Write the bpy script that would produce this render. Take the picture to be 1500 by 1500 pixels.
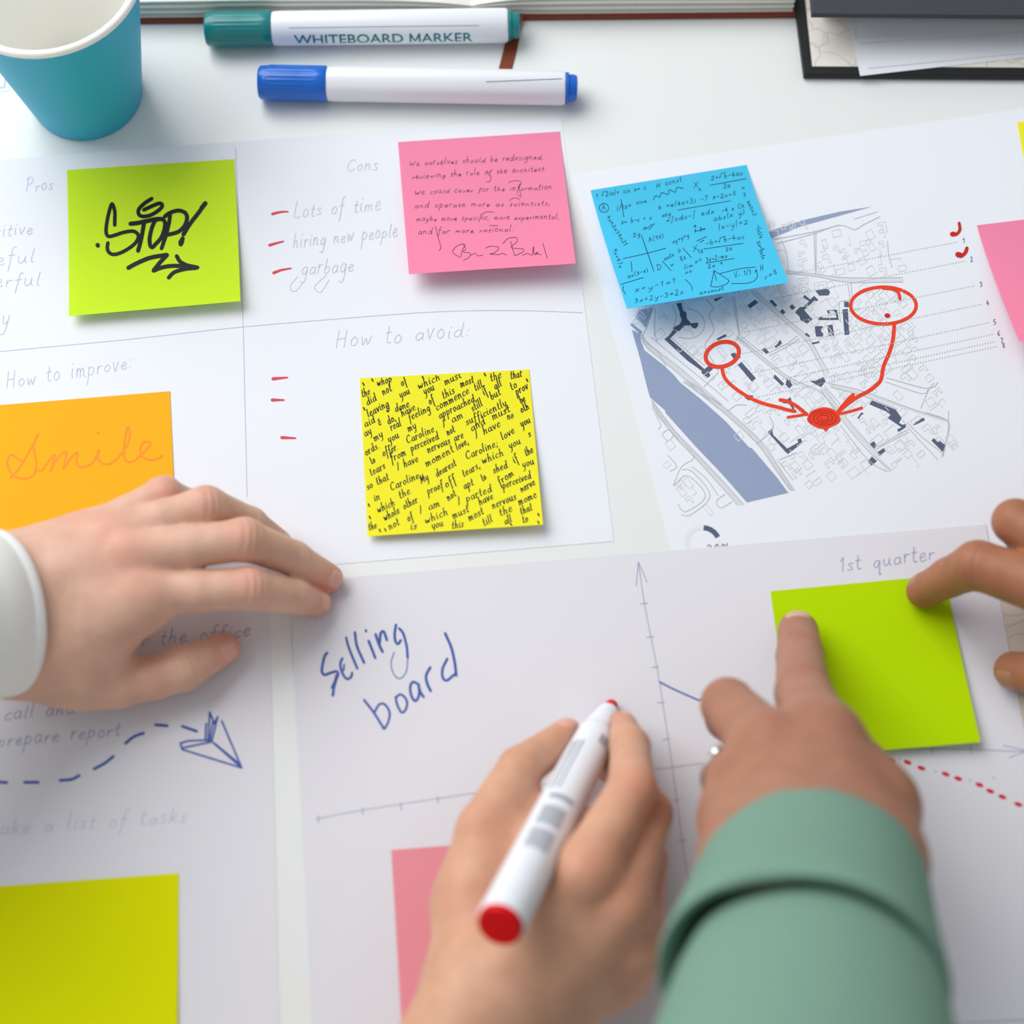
import bpy, math, random
import numpy as np
from mathutils import Vector, Matrix

for _o in list(bpy.data.objects):
    bpy.data.objects.remove(_o)
SC = bpy.context.scene
C = SC.collection

# ------------------------------------------------------------------ camera
# table-top coordinates are in millimetres: x right, y away from the camera,
# z up, origin on the table top; TZ is the height of the table top in metres
TZ = 0.75
FPX, PITCH, DIST = 2510.0, math.radians(67.0), 740.0
CAM = np.array([0.0, -DIST * math.cos(PITCH), DIST * math.sin(PITCH)])
cd = bpy.data.cameras.new('camera')
cam = bpy.data.objects.new('camera', cd)
C.objects.link(cam)
cam.location = (CAM[0] / 1000, CAM[1] / 1000, CAM[2] / 1000 + TZ)
cam.rotation_euler = (math.pi / 2 - PITCH, 0, 0)
cd.sensor_width = 36.0
cd.sensor_fit = 'HORIZONTAL'
cd.lens = 36.0 * FPX / 1500.0
cd.clip_start = 0.02
cd.dof.use_dof = True
cd.dof.focus_distance = 0.772
cd.dof.aperture_fstop = 4.4
SC.camera = cam

# ------------------------------------------------------------------ light
wd = bpy.data.worlds.new('world')
SC.world = wd
wd.use_nodes = True
bg = wd.node_tree.nodes['Background']
bg.inputs[0].default_value = (0.93, 0.96, 1.0, 1)
bg.inputs[1].default_value = 0.44


def area(name, loc, target, sx, sy, power, col):
    l = bpy.data.lights.new(name, 'AREA')
    l.shape = 'RECTANGLE'
    l.size, l.size_y = sx, sy
    l.energy = power
    l.color = col
    o = bpy.data.objects.new(name, l)
    C.objects.link(o)
    o.location = loc
    d = Vector(target) - Vector(loc)
    o.rotation_euler = d.to_track_quat('-Z', 'Y').to_euler()
    return o


area('window_light', (-1.05, 0.9, 2.2), (0.0, 0.1, TZ), 1.9, 1.6, 46.0, (1.0, 0.985, 0.96))
vs = SC.view_settings
vs.view_transform = 'Standard'
vs.look = 'None'
vs.exposure = -0.04
vs.gamma = 1.0
vs.use_curve_mapping = False


# ------------------------------------------------------------------ helpers
def P(px, py, z=0.0):
    """point (mm) seen at photo position (px, py) at height z over the table"""
    dx, dy = px - 750.0, py - 750.0
    d = np.array([dx, math.cos(PITCH) * FPX - math.sin(PITCH) * dy,
                  -math.sin(PITCH) * FPX - math.cos(PITCH) * dy])
    t = (z - CAM[2]) / d[2]
    return CAM + d * t


def lin(c):
    c = c / 255.0
    return c / 12.92 if c <= 0.04045 else ((c + 0.055) / 1.055) ** 2.4


def rgb(r, g, b):
    return (lin(r), lin(g), lin(b), 1.0)


def mat(name, col, rough=0.55, spec=0.4, noise=0.0, nscale=60.0, bump=0.0, bscale=400.0,
        sss=0.0, trans=0.0, coat=0.0):
    m = bpy.data.materials.new(name)
    m.use_nodes = True
    nt = m.node_tree
    b = nt.nodes['Principled BSDF']
    b.inputs['Base Color'].default_value = col
    b.inputs['Roughness'].default_value = rough
    b.inputs['Specular IOR Level'].default_value = spec
    b.inputs['Coat Weight'].default_value = coat
    tc = nt.nodes.new('ShaderNodeTexCoord')
    if noise:
        n = nt.nodes.new('ShaderNodeTexNoise')
        n.inputs['Scale'].default_value = nscale
        n.inputs['Detail'].default_value = 3
        nt.links.new(tc.outputs['Object'], n.inputs['Vector'])
        mx = nt.nodes.new('ShaderNodeMix')
        mx.data_type = 'RGBA'
        mx.inputs[6].default_value = tuple(c * (1 - noise) for c in col[:3]) + (1,)
        mx.inputs[7].default_value = tuple(min(1, c * (1 + noise)) for c in col[:3]) + (1,)
        nt.links.new(n.outputs['Fac'], mx.inputs[0])
        nt.links.new(mx.outputs[2], b.inputs['Base Color'])
    if bump:
        n2 = nt.nodes.new('ShaderNodeTexNoise')
        n2.inputs['Scale'].default_value = bscale
        n2.inputs['Detail'].default_value = 4
        nt.links.new(tc.outputs['Object'], n2.inputs['Vector'])
        bp = nt.nodes.new('ShaderNodeBump')
        bp.inputs['Strength'].default_value = bump
        bp.inputs['Distance'].default_value = 0.001
        nt.links.new(n2.outputs['Fac'], bp.inputs['Height'])
        nt.links.new(bp.outputs['Normal'], b.inputs['Normal'])
    if sss:
        b.inputs['Subsurface Weight'].default_value = sss
        b.inputs['Subsurface Radius'].default_value = (0.006, 0.0025, 0.0012)
        b.inputs['Subsurface Scale'].default_value = 1.0
    if trans:
        t = nt.nodes.new('ShaderNodeBsdfTranslucent')
        t.inputs[0].default_value = col
        ms = nt.nodes.new('ShaderNodeMixShader')
        ms.inputs[0].default_value = trans
        out = nt.nodes['Material Output']
        nt.links.new(b.outputs[0], ms.inputs[1])
        nt.links.new(t.outputs[0], ms.inputs[2])
        nt.links.new(ms.outputs[0], out.inputs['Surface'])
    return m


def mesh(name, verts, faces, material, parent=None, smooth=False):
    """verts in mm, table-top coordinates"""
    me = bpy.data.meshes.new(name)
    v = np.asarray(verts, dtype=float) / 1000.0
    me.from_pydata([tuple(p) for p in v], [], [tuple(int(i) for i in f) for f in faces])
    me.materials.append(material)
    if smooth:
        me.polygons.foreach_set('use_smooth', [True] * len(me.polygons))
    me.update()
    o = bpy.data.objects.new(name, me)
    C.objects.link(o)
    if parent is not None:
        o.parent = parent
    return o


def tag(o, label, cat, group=None):
    o['label'] = label
    o['category'] = cat
    if group:
        o['group'] = group
    return o


def empty(name, label, cat, group=None):
    o = bpy.data.objects.new(name, None)
    o.empty_display_size = 0.02
    C.objects.link(o)
    return tag(o, label, cat, group)


class MB:
    """collects shapes, builds one mesh"""
    def __init__(s):
        s.v, s.f = [], []

    def add(s, verts, faces):
        n = len(s.v)
        s.v += [tuple(p) for p in verts]
        s.f += [tuple(i + n for i in f) for f in faces]

    def prism(s, quad, z0, z1):
        """polygon footprint (xy list) between z0 and z1 (scalars or lists)"""
        n = len(quad)
        a = [z0] * n if np.isscalar(z0) else z0
        b = [z1] * n if np.isscalar(z1) else z1
        vs_ = [(q[0], q[1], a[i]) for i, q in enumerate(quad)] + [(q[0], q[1], b[i]) for i, q in enumerate(quad)]
        fs = [tuple(range(n))[::-1], tuple(range(n, 2 * n))]
        fs += [(i, (i + 1) % n, n + (i + 1) % n, n + i) for i in range(n)]
        s.add(vs_, fs)

    def rings(s, rings, close=True, cap0=True, cap1=True):
        n = len(rings[0])
        vs_ = [p for r in rings for p in r]
        fs = []
        for i in range(len(rings) - 1):
            for j in range(n):
                k = (j + 1) % n
                fs.append((i * n + j, i * n + k, (i + 1) * n + k, (i + 1) * n + j))
        if cap0:
            fs.append(tuple(range(n))[::-1])
        if cap1:
            m = (len(rings) - 1) * n
            fs.append(tuple(range(m, m + n)))
        s.add(vs_, fs)

    def lathe(s, a, axis, up, prof, n=32, rib=None, cap0=True, cap1=True):
        """prof: list of (distance along axis, radius); rib(i, ang) -> radius factor"""
        a, axis, up = np.array(a, float), np.array(axis, float), np.array(up, float)
        axis /= np.linalg.norm(axis)
        up = up - axis * up.dot(axis)
        up /= np.linalg.norm(up)
        side = np.cross(axis, up)
        rr = []
        for i, (t, r) in enumerate(prof):
            ring = []
            for j in range(n):
                g = 2 * math.pi * j / n
                q = r * (rib(i, g) if rib else 1.0)
                ring.append(a + axis * t + (up * math.cos(g) + side * math.sin(g)) * q)
            rr.append(ring)
        s.rings(rr, cap0=cap0, cap1=cap1)

    def build(s, name, material, parent=None, smooth=False):
        return mesh(name, s.v, s.f, material, parent, smooth)


def auto_smooth(o, deg=35):
    me = o.data
    me.polygons.foreach_set('use_smooth', [True] * len(me.polygons))
    try:
        me.set_sharp_from_angle(angle=math.radians(deg))
    except Exception:
        pass
    return o


def finish():
    """put every thing's origin at its base and lift all onto the table height"""
    roots = [o for o in list(C.objects) if o.parent is None and o.type in {'MESH', 'EMPTY'}]
    for r in roots:
        objs = [r] + list(r.children_recursive)
        pts = []
        for o in objs:
            if o.type == 'MESH':
                a = np.empty(len(o.data.vertices) * 3)
                o.data.vertices.foreach_get('co', a)
                pts.append(a.reshape(-1, 3))
        if not pts:
            continue
        al = np.vstack(pts)
        lo, hi = al.min(0), al.max(0)
        base = np.array([(lo[0] + hi[0]) / 2, (lo[1] + hi[1]) / 2, lo[2]])
        seen = set()
        for o in objs:
            if o.type == 'MESH' and o.data.name not in seen:
                seen.add(o.data.name)
                o.data.transform(Matrix.Translation(Vector(-base)))
                o.data.update()
        r.location = Vector(base) + Vector((0, 0, TZ))


# ------------------------------------------------------------------ ink
def smooth_line(pts, step=2.0, closed=False):
    p = [np.array(q, float) for q in pts]
    if len(p) < 3:
        return p
    if closed:
        p = [p[-1]] + p + [p[0], p[1]]
    else:
        p = [2 * p[0] - p[1]] + p + [2 * p[-1] - p[-2]]
    out = []
    for i in range(1, len(p) - 2):
        a, b, c, d = p[i - 1], p[i], p[i + 1], p[i + 2]
        n = max(2, min(14, int(np.linalg.norm(c - b) / step)))
        for k in range(n):
            t = k / n
            out.append(0.5 * ((2 * b) + (-a + c) * t + (2 * a - 5 * b + 4 * c - d) * t * t + (-a + 3 * b - 3 * c + d) * t ** 3))
    out.append(p[-2])
    return out


class Ink:
    """pen strokes on a surface; surf maps a photo position to a point on that surface"""
    def __init__(s, surf):
        s.surf, s.v, s.f, s.cnt = surf, [], [], 0

    def ribbon(s, pts, w, nib=None, taper=0.0, caps=True):
        p = [np.array(q, float) for q in pts]
        q = [p[0]]
        for a in p[1:]:
            if np.linalg.norm(a - q[-1]) > 0.15:
                q.append(a)
        p = q
        if len(p) == 1:
            p = [p[0], p[0] + np.array([w * 0.3, 0])]
        n = len(p)
        L, R = [], []
        ws = []
        for i in range(n):
            d = p[min(i + 1, n - 1)] - p[max(i - 1, 0)]
            d = d / (np.linalg.norm(d) + 1e-9)
            ww = w
            if nib is not None:
                ww = w * (0.32 + 0.68 * abs(math.sin(math.atan2(-d[1], d[0]) - nib)))
            if taper:
                u = i / (n - 1)
                ww *= 1 - taper * u
            ws.append(ww)
            nrm = np.array([-d[1], d[0]]) * ww / 2
            L.append(p[i] + nrm)
            R.append(p[i] - nrm)
        pts2 = L + R
        fs = [(i, n + i, n + i + 1, i + 1) for i in range(n - 1)]
        if caps:
            for i, sg in ((0, -1), (n - 1, 1)):
                d = (p[min(i + 1, n - 1)] - p[max(i - 1, 0)])
                d = d / (np.linalg.norm(d) + 1e-9) * sg * ws[i] / 2
                k0 = len(pts2)
                e = np.array([-d[1], d[0]])
                pts2 += [p[i] + d * 0.75 + e * 0.66, p[i] + d, p[i] + d * 0.75 - e * 0.66]
                l, r = (i, n + i) if sg > 0 else (n + i, i)
                fs.append((l, r, k0 + 2, k0 + 1, k0))
        s.poly3(pts2, fs)

    def poly3(s, pts2, fs):
        k = len(s.v)
        s.cnt += 1
        dz = 0.004 * (s.cnt % 14)
        m = max(1, len(pts2) - 1)
        h = len(pts2) // 2
        for i, a in enumerate(pts2):
            q = s.surf(a[0], a[1])
            s.v.append((q[0], q[1], q[2] + dz + 0.01 * (i % h) / h))
        s.f += [tuple(i + k for i in f) for f in fs]

    def line(s, pts, w, nib=None, taper=0.0, closed=False, curve=True, step=2.0):
        s.ribbon(smooth_line(pts, step, closed) if curve else pts, w, nib, taper)

    def fill(s, pts):
        s.poly3(pts, [tuple(range(len(pts)))])

    def dot(s, x, y, rx, ry=None, rot=0.0, n=14):
        ry = ry or rx
        c, d = math.cos(rot), math.sin(rot)
        q = []
        for i in range(n):
            g = 2 * math.pi * i / n
            u, v = rx * math.cos(g), ry * math.sin(g)
            q.append((x + u * c - v * d, y + u * d + v * c))
        s.fill(q)

    def text(s, string, a, b, xh, w, nib=None, slant=0.12, jitter=0.04, seed=1, capscale=1.0):
        rnd = random.Random(seed)
        adv = 0
        for ch in string:
            adv += GL.get(ch, (0.6, []))[0] + 0.22
        ax, ay, bx, by = a[0], a[1], b[0], b[1]
        ln = math.hypot(bx - ax, by - ay)
        ux, uy = (bx - ax) / ln, (by - ay) / ln
        k = ln / adv
        x = 0
        for ch in string:
            g = GL.get(ch, (0.6, []))
            j = rnd.uniform(-jitter, jitter)
            sc = 1 + rnd.uniform(-jitter, jitter) * 2
            for st in g[1]:
                q = []
                for (gx, gy) in st:
                    hx = (x + gx) * k + slant * gy * xh
                    hy = (gy * sc + j) * xh
                    q.append((ax + ux * hx + uy * hy, ay + uy * hx - ux * hy))
                s.line(q, w, nib, step=max(1.2, xh * 0.22))
            x += g[0] + 0.22

    def build(s, name, material, parent, label=None, kind=None):
        o = mesh(name, s.v, s.f, material, parent)
        # ink faces up
        me = o.data
        import bmesh
        bm = bmesh.new()
        bm.from_mesh(me)
        fl = [f for f in bm.faces if f.normal.z < 0]
        if fl:
            bmesh.ops.reverse_faces(bm, faces=fl)
        bm.to_mesh(me)
        bm.free()
        if label:
            o['label'] = label
        if kind:
            o['kind'] = kind
        return o


def write(surf, material, parent, name, string, a, b, xh, w, **kw):
    """one written line as a part of its own"""
    k = Ink(surf)
    k.text(string, a, b, xh, w, **kw)
    return k.build(name, material, parent)


def mark(surf, material, parent, name, lines, **kw):
    """one drawn mark: list of (points, width)"""
    k = Ink(surf)
    for pts, w in lines:
        k.line(pts, w, **kw)
    return k.build(name, material, parent)


def crop(ox, oy, s, pts):
    return [(ox + x / s, oy + y / s) for x, y in pts]


# hand-written single-stroke alphabet: (advance, strokes), x-height 1
GL = {
 ' ': (0.7, []),
 'a': (.75, [[(.62, .8), (.38, 1), (.1, .65), (.1, .2), (.32, 0), (.58, .35), (.66, .95), (.62, .3), (.76, .02)]]),
 'b': (.7, [[(.14, 2), (.1, 1), (.1, .15), (.35, 0), (.62, .35), (.55, .85), (.3, .92), (.11, .6)]]),
 'c': (.62, [[(.6, .82), (.38, 1), (.1, .6), (.14, .15), (.36, 0), (.62, .2)]]),
 'd': (.78, [[(.6, .75), (.38, 1), (.1, .6), (.12, .15), (.32, 0), (.58, .35), (.72, 2), (.66, .8), (.68, .12), (.8, .02)]]),
 'e': (.66, [[(.1, .45), (.5, .6), (.52, .92), (.3, 1), (.09, .6), (.13, .14), (.36, 0), (.66, .22)]]),
 'f': (.55, [[(.62, 1.8), (.48, 2), (.32, 1.7), (.26, .5), (.16, -.9)], [(.02, .95), (.55, 1.02)]]),
 'g': (.72, [[(.62, .8), (.38, 1), (.1, .65), (.12, .2), (.38, .08), (.58, .4), (.66, .95), (.58, -.5), (.36, -1), (.06, -.8)]]),
 'h': (.72, [[(.16, 2), (.11, 1), (.08, 0)], [(.09, .5), (.32, .98), (.52, .8), (.52, .12), (.68, .02)]]),
 'i': (.32, [[(.14, 1), (.12, .2), (.28, .02)], [(.2, 1.42), (.23, 1.5)]]),
 'j': (.34, [[(.2, 1), (.15, -.5), (-.1, -.95)], [(.24, 1.42), (.27, 1.5)]]),
 'k': (.66, [[(.14, 2), (.08, 0)], [(.56, .95), (.12, .45)], [(.2, .52), (.62, 0)]]),
 'l': (.34, [[(.2, 2), (.12, .9), (.13, .15), (.3, .02)]]),
 'm': (1.0, [[(.06, 1), (.08, 0)], [(.08, .55), (.28, .98), (.42, .75), (.42, .02)], [(.43, .55), (.64, .98), (.78, .75), (.78, .12), (.95, .02)]]),
 'n': (.74, [[(.06, 1), (.08, 0)], [(.08, .5), (.32, .98), (.52, .8), (.53, .12), (.7, .02)]]),
 'o': (.68, [[(.36, 1), (.1, .65), (.12, .2), (.35, 0), (.6, .3), (.58, .75), (.36, 1), (.3, .95)]]),
 'p': (.72, [[(.1, 1), (.08, 0), (.02, -1)], [(.09, .7), (.35, 1), (.62, .7), (.52, .2), (.3, .04), (.09, .25)]]),
 'q': (.72, [[(.62, .8), (.38, 1), (.1, .65), (.12, .2), (.38, .05), (.62, .9), (.6, 0), (.56, -1), (.75, -.8)]]),
 'r': (.52, [[(.08, 1), (.09, 0)], [(.09, .5), (.28, .95), (.52, .9)]]),
 's': (.55, [[(.52, .85), (.32, 1), (.12, .8), (.3, .52), (.48, .25), (.3, 0), (.04, .12)]]),
 't': (.5, [[(.26, 1.7), (.2, .8), (.2, .15), (.36, 0), (.5, .1)], [(.02, 1.05), (.48, 1.1)]]),
 'u': (.76, [[(.08, 1), (.1, .2), (.3, 0), (.52, .3), (.6, 1)], [(.6, 1), (.6, .2), (.76, .02)]]),
 'v': (.62, [[(.05, 1), (.28, 0), (.4, .4), (.6, 1)]]),
 'w': (.92, [[(.05, 1), (.2, .05), (.44, .8), (.6, .05), (.86, 1)]]),
 'x': (.62, [[(.06, 1), (.58, 0)], [(.58, 1), (.04, 0)]]),
 'y': (.68, [[(.06, 1), (.1, .35), (.3, .15), (.55, .5)], [(.6, 1), (.5, 0), (.3, -.85), (.02, -.9)]]),
 'z': (.62, [[(.06, .98), (.55, 1)], [(.55, 1), (.06, 0)], [(.06, 0), (.6, .05)]]),
 'A': (.95, [[(.02, 0), (.45, 1.9)], [(.45, 1.9), (.85, 0)], [(.2, .75), (.7, .75)]]),
 'B': (.95, [[(.2, 1.9), (.12, 0)], [(.02, 1.6), (.35, 1.95), (.75, 1.6), (.45, 1.05), (.25, 1)], [(.3, 1.02), (.85, .7), (.6, .1), (0, 0)]]),
 'C': (.95, [[(.85, 1.6), (.6, 1.95), (.15, 1.3), (.15, .4), (.5, 0), (.9, .3)]]),
 'D': (.95, [[(.18, 1.9), (.12, 0)], [(.02, 1.75), (.5, 1.85), (.85, 1.1), (.6, .2), (.05, 0)]]),
 'G': (1.0, [[(.85, 1.6), (.55, 1.95), (.12, 1.2), (.2, .2), (.55, 0), (.85, .7)], [(.5, .75), (.95, .8)]]),
 'H': (1.0, [[(.16, 1.9), (.08, 0)], [(.8, 1.9), (.74, 0)], [(.1, .95), (.78, 1.0)]]),
 'I': (.5, [[(.35, 1.9), (.2, .6), (.05, 0)]]),
 'L': (.8, [[(.25, 1.9), (.12, .9), (.1, .1), (.4, 0), (.75, .12)]]),
 'M': (1.25, [[(.05, 0), (.22, 1.9)], [(.22, 1.9), (.55, .4)], [(.55, .4), (.95, 1.9)], [(.95, 1.9), (1.05, 0)]]),
 'P': (.9, [[(.2, 1.9), (.1, 0)], [(.02, 1.6), (.4, 1.95), (.8, 1.5), (.5, .95), (.15, .9)]]),
 'S': (.8, [[(.75, 1.7), (.45, 1.95), (.12, 1.5), (.42, 1), (.68, .5), (.4, 0), (.02, .2)]]),
 'V': (.9, [[(.05, 1.9), (.4, 0), (.8, 1.9), (.95, 1.95)]]),
 'W': (1.35, [[(.05, 1.9), (.3, .1), (.62, 1.2), (.8, .1), (1.2, 2.0)]]),
 'X': (.9, [[(.06, 1.8), (.8, 0)], [(.8, 1.8), (.04, 0)]]),
 'Y': (.85, [[(.05, 1.8), (.4, .9)], [(.8, 1.8), (.4, .9), (.3, 0)]]),
 '0': (.75, [[(.38, 1.7), (.1, 1.1), (.12, .35), (.36, 0), (.62, .5), (.6, 1.3), (.38, 1.7)]]),
 '1': (.45, [[(.02, 1.2), (.3, 1.7)], [(.3, 1.7), (.22, 0)]]),
 '2': (.75, [[(.08, 1.3), (.35, 1.7), (.6, 1.3), (.4, .7), (.05, .02)], [(.05, .02), (.68, .04)]]),
 '3': (.72, [[(.08, 1.5), (.4, 1.7), (.58, 1.3), (.28, .95)], [(.28, .95), (.62, .6), (.4, .05), (.04, .15)]]),
 '4': (.78, [[(.4, 1.7), (.06, .6)], [(.06, .6), (.7, .62)], [(.5, 1.2), (.46, 0)]]),
 '5': (.72, [[(.15, 1.65), (.1, .95)], [(.1, .95), (.5, .95), (.58, .4), (.3, 0), (.04, .15)], [(.15, 1.65), (.62, 1.68)]]),
 '6': (.72, [[(.55, 1.65), (.2, 1.1), (.1, .4), (.35, 0), (.6, .4), (.35, .8), (.12, .5)]]),
 '7': (.68, [[(.06, 1.65), (.6, 1.65)], [(.6, 1.65), (.2, 0)]]),
 '8': (.72, [[(.55, 1.4), (.32, 1.7), (.14, 1.35), (.36, .9), (.6, .45), (.35, 0), (.1, .4), (.34, .85), (.55, 1.3)]]),
 '9': (.72, [[(.58, 1.3), (.32, 1.7), (.1, 1.25), (.34, .9), (.58, 1.3)], [(.58, 1.35), (.46, 0)]]),
 '.': (.3, [[(.1, .02), (.16, .06)]]),
 ',': (.3, [[(.14, .1), (.04, -.3)]]),
 ';': (.3, [[(.14, .1), (.04, -.3)], [(.16, .75), (.19, .8)]]),
 ':': (.3, [[(.12, .12), (.15, .17)], [(.16, .8), (.19, .86)]]),
 '!': (.4, [[(.3, 1.9), (.14, .5)], [(.1, .05), (.13, .1)]]),
 '&': (.7, [[(.5, 1.4), (.2, 1.5), (.3, 1), (.55, .75)], [(.3, 1), (.06, .4), (.3, 0), (.5, .35)]]),
 '+': (.75, [[(.1, .7), (.65, .72)], [(.38, 1.15), (.36, .25)]]),
 '-': (.65, [[(.08, .7), (.55, .74)]]),
 '=': (.75, [[(.1, .5), (.65, .53)], [(.1, .95), (.65, .98)]]),
 '(': (.4, [[(.35, 1.9), (.12, 1), (.3, -.2)]]),
 ')': (.4, [[(.05, 1.9), (.28, 1), (.08, -.2)]]),
 '[': (.4, [[(.35, 1.9), (.12, 1.85)], [(.12, 1.85), (.08, -.2)], [(.08, -.2), (.3, -.25)]]),
 '/': (.5, [[(.45, 1.8), (.02, -.1)]]),
 '|': (.3, [[(.15, 2), (.1, -.3)]]),
 '~': (.9, [[(.0, .8), (.2, 1.3), (.35, .3), (.5, 1.3), (.65, .3), (.85, 1.2)]]),
 '^': (.9, [[(.0, .8), (.15, .2)], [(.15, .2), (.32, 1.9)], [(.32, 1.9), (1.4, 2.0)]]),
 '$': (.5, [[(.5, 2.0), (.32, 2.1), (.25, 1), (.16, -.4), (.0, -.45)]]),
 '%': (1.1, [[(.3, 1.6), (.1, 1.3), (.3, 1), (.48, 1.3), (.3, 1.6)], [(.85, 1.7), (.2, 0)], [(.8, .7), (.6, .35), (.8, 0), (1.0, .35), (.8, .7)]]),
}

# ------------------------------------------------------------------ materials
M = {
 'table': mat('white_laminate', rgb(227, 231, 231), 0.32, 0.45, noise=0.01, nscale=8),
 'leg': mat('table_leg_metal', rgb(200, 202, 204), 0.35, 0.5, noise=0.03, nscale=20),
 'floor': mat('grey_carpet', rgb(120, 122, 126), 0.9, 0.1, noise=0.15, nscale=90),
 'paper': mat('white_paper', rgb(231, 235, 243), 0.85, 0.15, noise=0.008, nscale=14, bump=0.03, bscale=900),
 'beige': mat('beige_marbled_paper', rgb(216, 206, 192), 0.8, 0.2, noise=0.06, nscale=30),
 'n_lime': mat('lime_note_paper', rgb(214, 247, 54), 0.8, 0.1, noise=0.02, nscale=20, trans=0.22),
 'n_pink': mat('pink_note_paper', rgb(255, 153, 189), 0.8, 0.1, noise=0.02, nscale=20, trans=0.25),
 'n_yellow': mat('yellow_note_paper', rgb(250, 244, 54), 0.8, 0.1, noise=0.02, nscale=20, trans=0.15),
 'n_blue': mat('blue_note_paper', rgb(86, 216, 250), 0.8, 0.1, noise=0.02, nscale=20, trans=0.3),
 'n_orange': mat('orange_note_paper', rgb(255, 188, 40), 0.8, 0.1, noise=0.02, nscale=20, trans=0.15),
 'n_green': mat('yellow_green_note_paper', rgb(194, 232, 0), 0.8, 0.1, noise=0.02, nscale=20, trans=0.15),
 'n_acid': mat('acid_yellow_note_paper', rgb(232, 236, 0), 0.8, 0.1, noise=0.02, nscale=20, trans=0.15),
 'n_rose': mat('rose_note_paper', rgb(247, 160, 172), 0.8, 0.1, noise=0.02, nscale=20, trans=0.2),
 'ink_black': mat('black_ink', rgb(12, 10, 18), 0.5, 0.3, noise=0.1),
 'ink_thin': mat('dark_pen_ink', rgb(64, 36, 70), 0.6, 0.2, noise=0.15),
 'ink_math': mat('navy_pen_ink', rgb(22, 48, 82), 0.6, 0.2, noise=0.15),
 'ink_faint': mat('faint_pen_ink', rgb(184, 192, 212), 0.7, 0.1, noise=0.1, nscale=150),
 'paper_g': mat('greyish_paper', rgb(222, 222, 229), 0.85, 0.15, noise=0.008, nscale=14, bump=0.03, bscale=900),
 'ink_grey': mat('grey_blue_pen_ink', rgb(152, 158, 190), 0.7, 0.1, noise=0.12, nscale=150),
 'ink_rule': mat('ruled_line_ink', rgb(182, 192, 212), 0.7, 0.1, noise=0.08, nscale=150),
 'ink_blue': mat('blue_marker_ink', rgb(66, 92, 168), 0.6, 0.2, noise=0.2, nscale=200),
 'ink_red': mat('red_marker_ink', rgb(214, 72, 88), 0.6, 0.2, noise=0.12, nscale=200),
 'ink_vermilion': mat('vermilion_marker_ink', rgb(232, 62, 30), 0.5, 0.3, noise=0.14, nscale=220),
 'ink_dred': mat('dark_red_marker_ink', rgb(196, 34, 20), 0.5, 0.3, noise=0.14, nscale=220),
 'ink_crimson': mat('crimson_marker_ink', rgb(214, 40, 70), 0.6, 0.2, noise=0.12, nscale=200),
 'ink_orange': mat('orange_pen_ink', rgb(255, 146, 42), 0.6, 0.2, noise=0.04),
 'map_river': mat('map_river_print', rgb(146, 160, 190), 0.7, 0.2, noise=0.02),
 'map_dark': mat('map_building_print', rgb(86, 98, 120), 0.7, 0.2, noise=0.04),
 'map_line': mat('map_line_print', rgb(186, 190, 196), 0.8, 0.1, noise=0.05),
 'map_faint': mat('map_faint_line_print', rgb(211, 214, 219), 0.8, 0.1, noise=0.03),
 'map_dot': mat('map_dotted_line_print', rgb(172, 176, 182), 0.8, 0.1, noise=0.05),
 'map_road': mat('map_road_print', rgb(216, 220, 226), 0.8, 0.1, noise=0.02),
 'map_fade': mat('map_donut_print', rgb(226, 228, 234), 0.8, 0.1, noise=0.02),
}

# ------------------------------------------------------------------ room and table
fl = mesh('floor', [(-2500, -2500, -750), (2500, -2500, -750), (2500, 2500, -750), (-2500, 2500, -750)], [(0, 1, 2, 3)], M['floor'])
fl['kind'] = 'structure'
table = empty('table', 'large white laminate table top carrying all the papers', 'table')


def slab(x0, x1, y0, y1, z0, z1, name, m, parent, bev=2.0):
    b = MB()
    prof = [(bev, z0), (0, z0 + bev), (0, z1 - bev), (bev, z1)]
    rr = []
    for ins, z in prof:
        rr.append([(x0 + ins, y0 + ins, z), (x1 - ins, y0 + ins, z), (x1 - ins, y1 - ins, z), (x0 + ins, y1 - ins, z)])
    b.rings(rr)
    return b.build(name, m, parent)


slab(-850, 850, -330, 620, -28, 0, 'tabletop', M['table'], table)
for lx in (-790, 730):
    for ly in (-290, 520):
        slab(lx, lx + 60, ly, ly + 60, -750, -28, 'leg', M['leg'], table)

# ------------------------------------------------------------------ sheets of paper


def sheet(name, corners, z, m, label, group=None, cat='paper', th=0.16, curl=None, n=16):
    """corners: four photo positions or xy points, tl tr br bl; curl(u, v) lifts it"""
    q = [np.array(P(*c)[:2]) if not isinstance(c, np.ndarray) else c for c in corners]
    v, f = [], []
    for lay in (0, 1):
        for j in range(n + 1):
            for i in range(n + 1):
                u, w = i / n, j / n
                xy = (q[0] * (1 - u) + q[1] * u) * (1 - w) + (q[3] * (1 - u) + q[2] * u) * w
                h = curl(u, w) if curl else 0
                v.append((xy[0], xy[1], z + h - (0 if lay == 0 else th)))
    N = (n + 1) ** 2
    for j in range(n):
        for i in range(n):
            a = j * (n + 1) + i
            f.append((a, a + n + 1, a + n + 2, a + 1))
            f.append((N + a, N + a + 1, N + a + n + 2, N + a + n + 1))
    edge = [i for i in range(n)] + [n + (n + 1) * j for j in range(n)] + [N - 1 - i for i in range(n)] + [N - 1 - n - (n + 1) * j for j in range(n)]
    for k in range(len(edge)):
        a, b = edge[k], edge[(k + 1) % len(edge)]
        f.append((a, b, N + b, N + a))
    o = mesh(name, v, f, m)
    tag(o, label, cat, group)
    return o


def flat(z):
    return lambda x, y: P(x, y, z)


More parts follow.
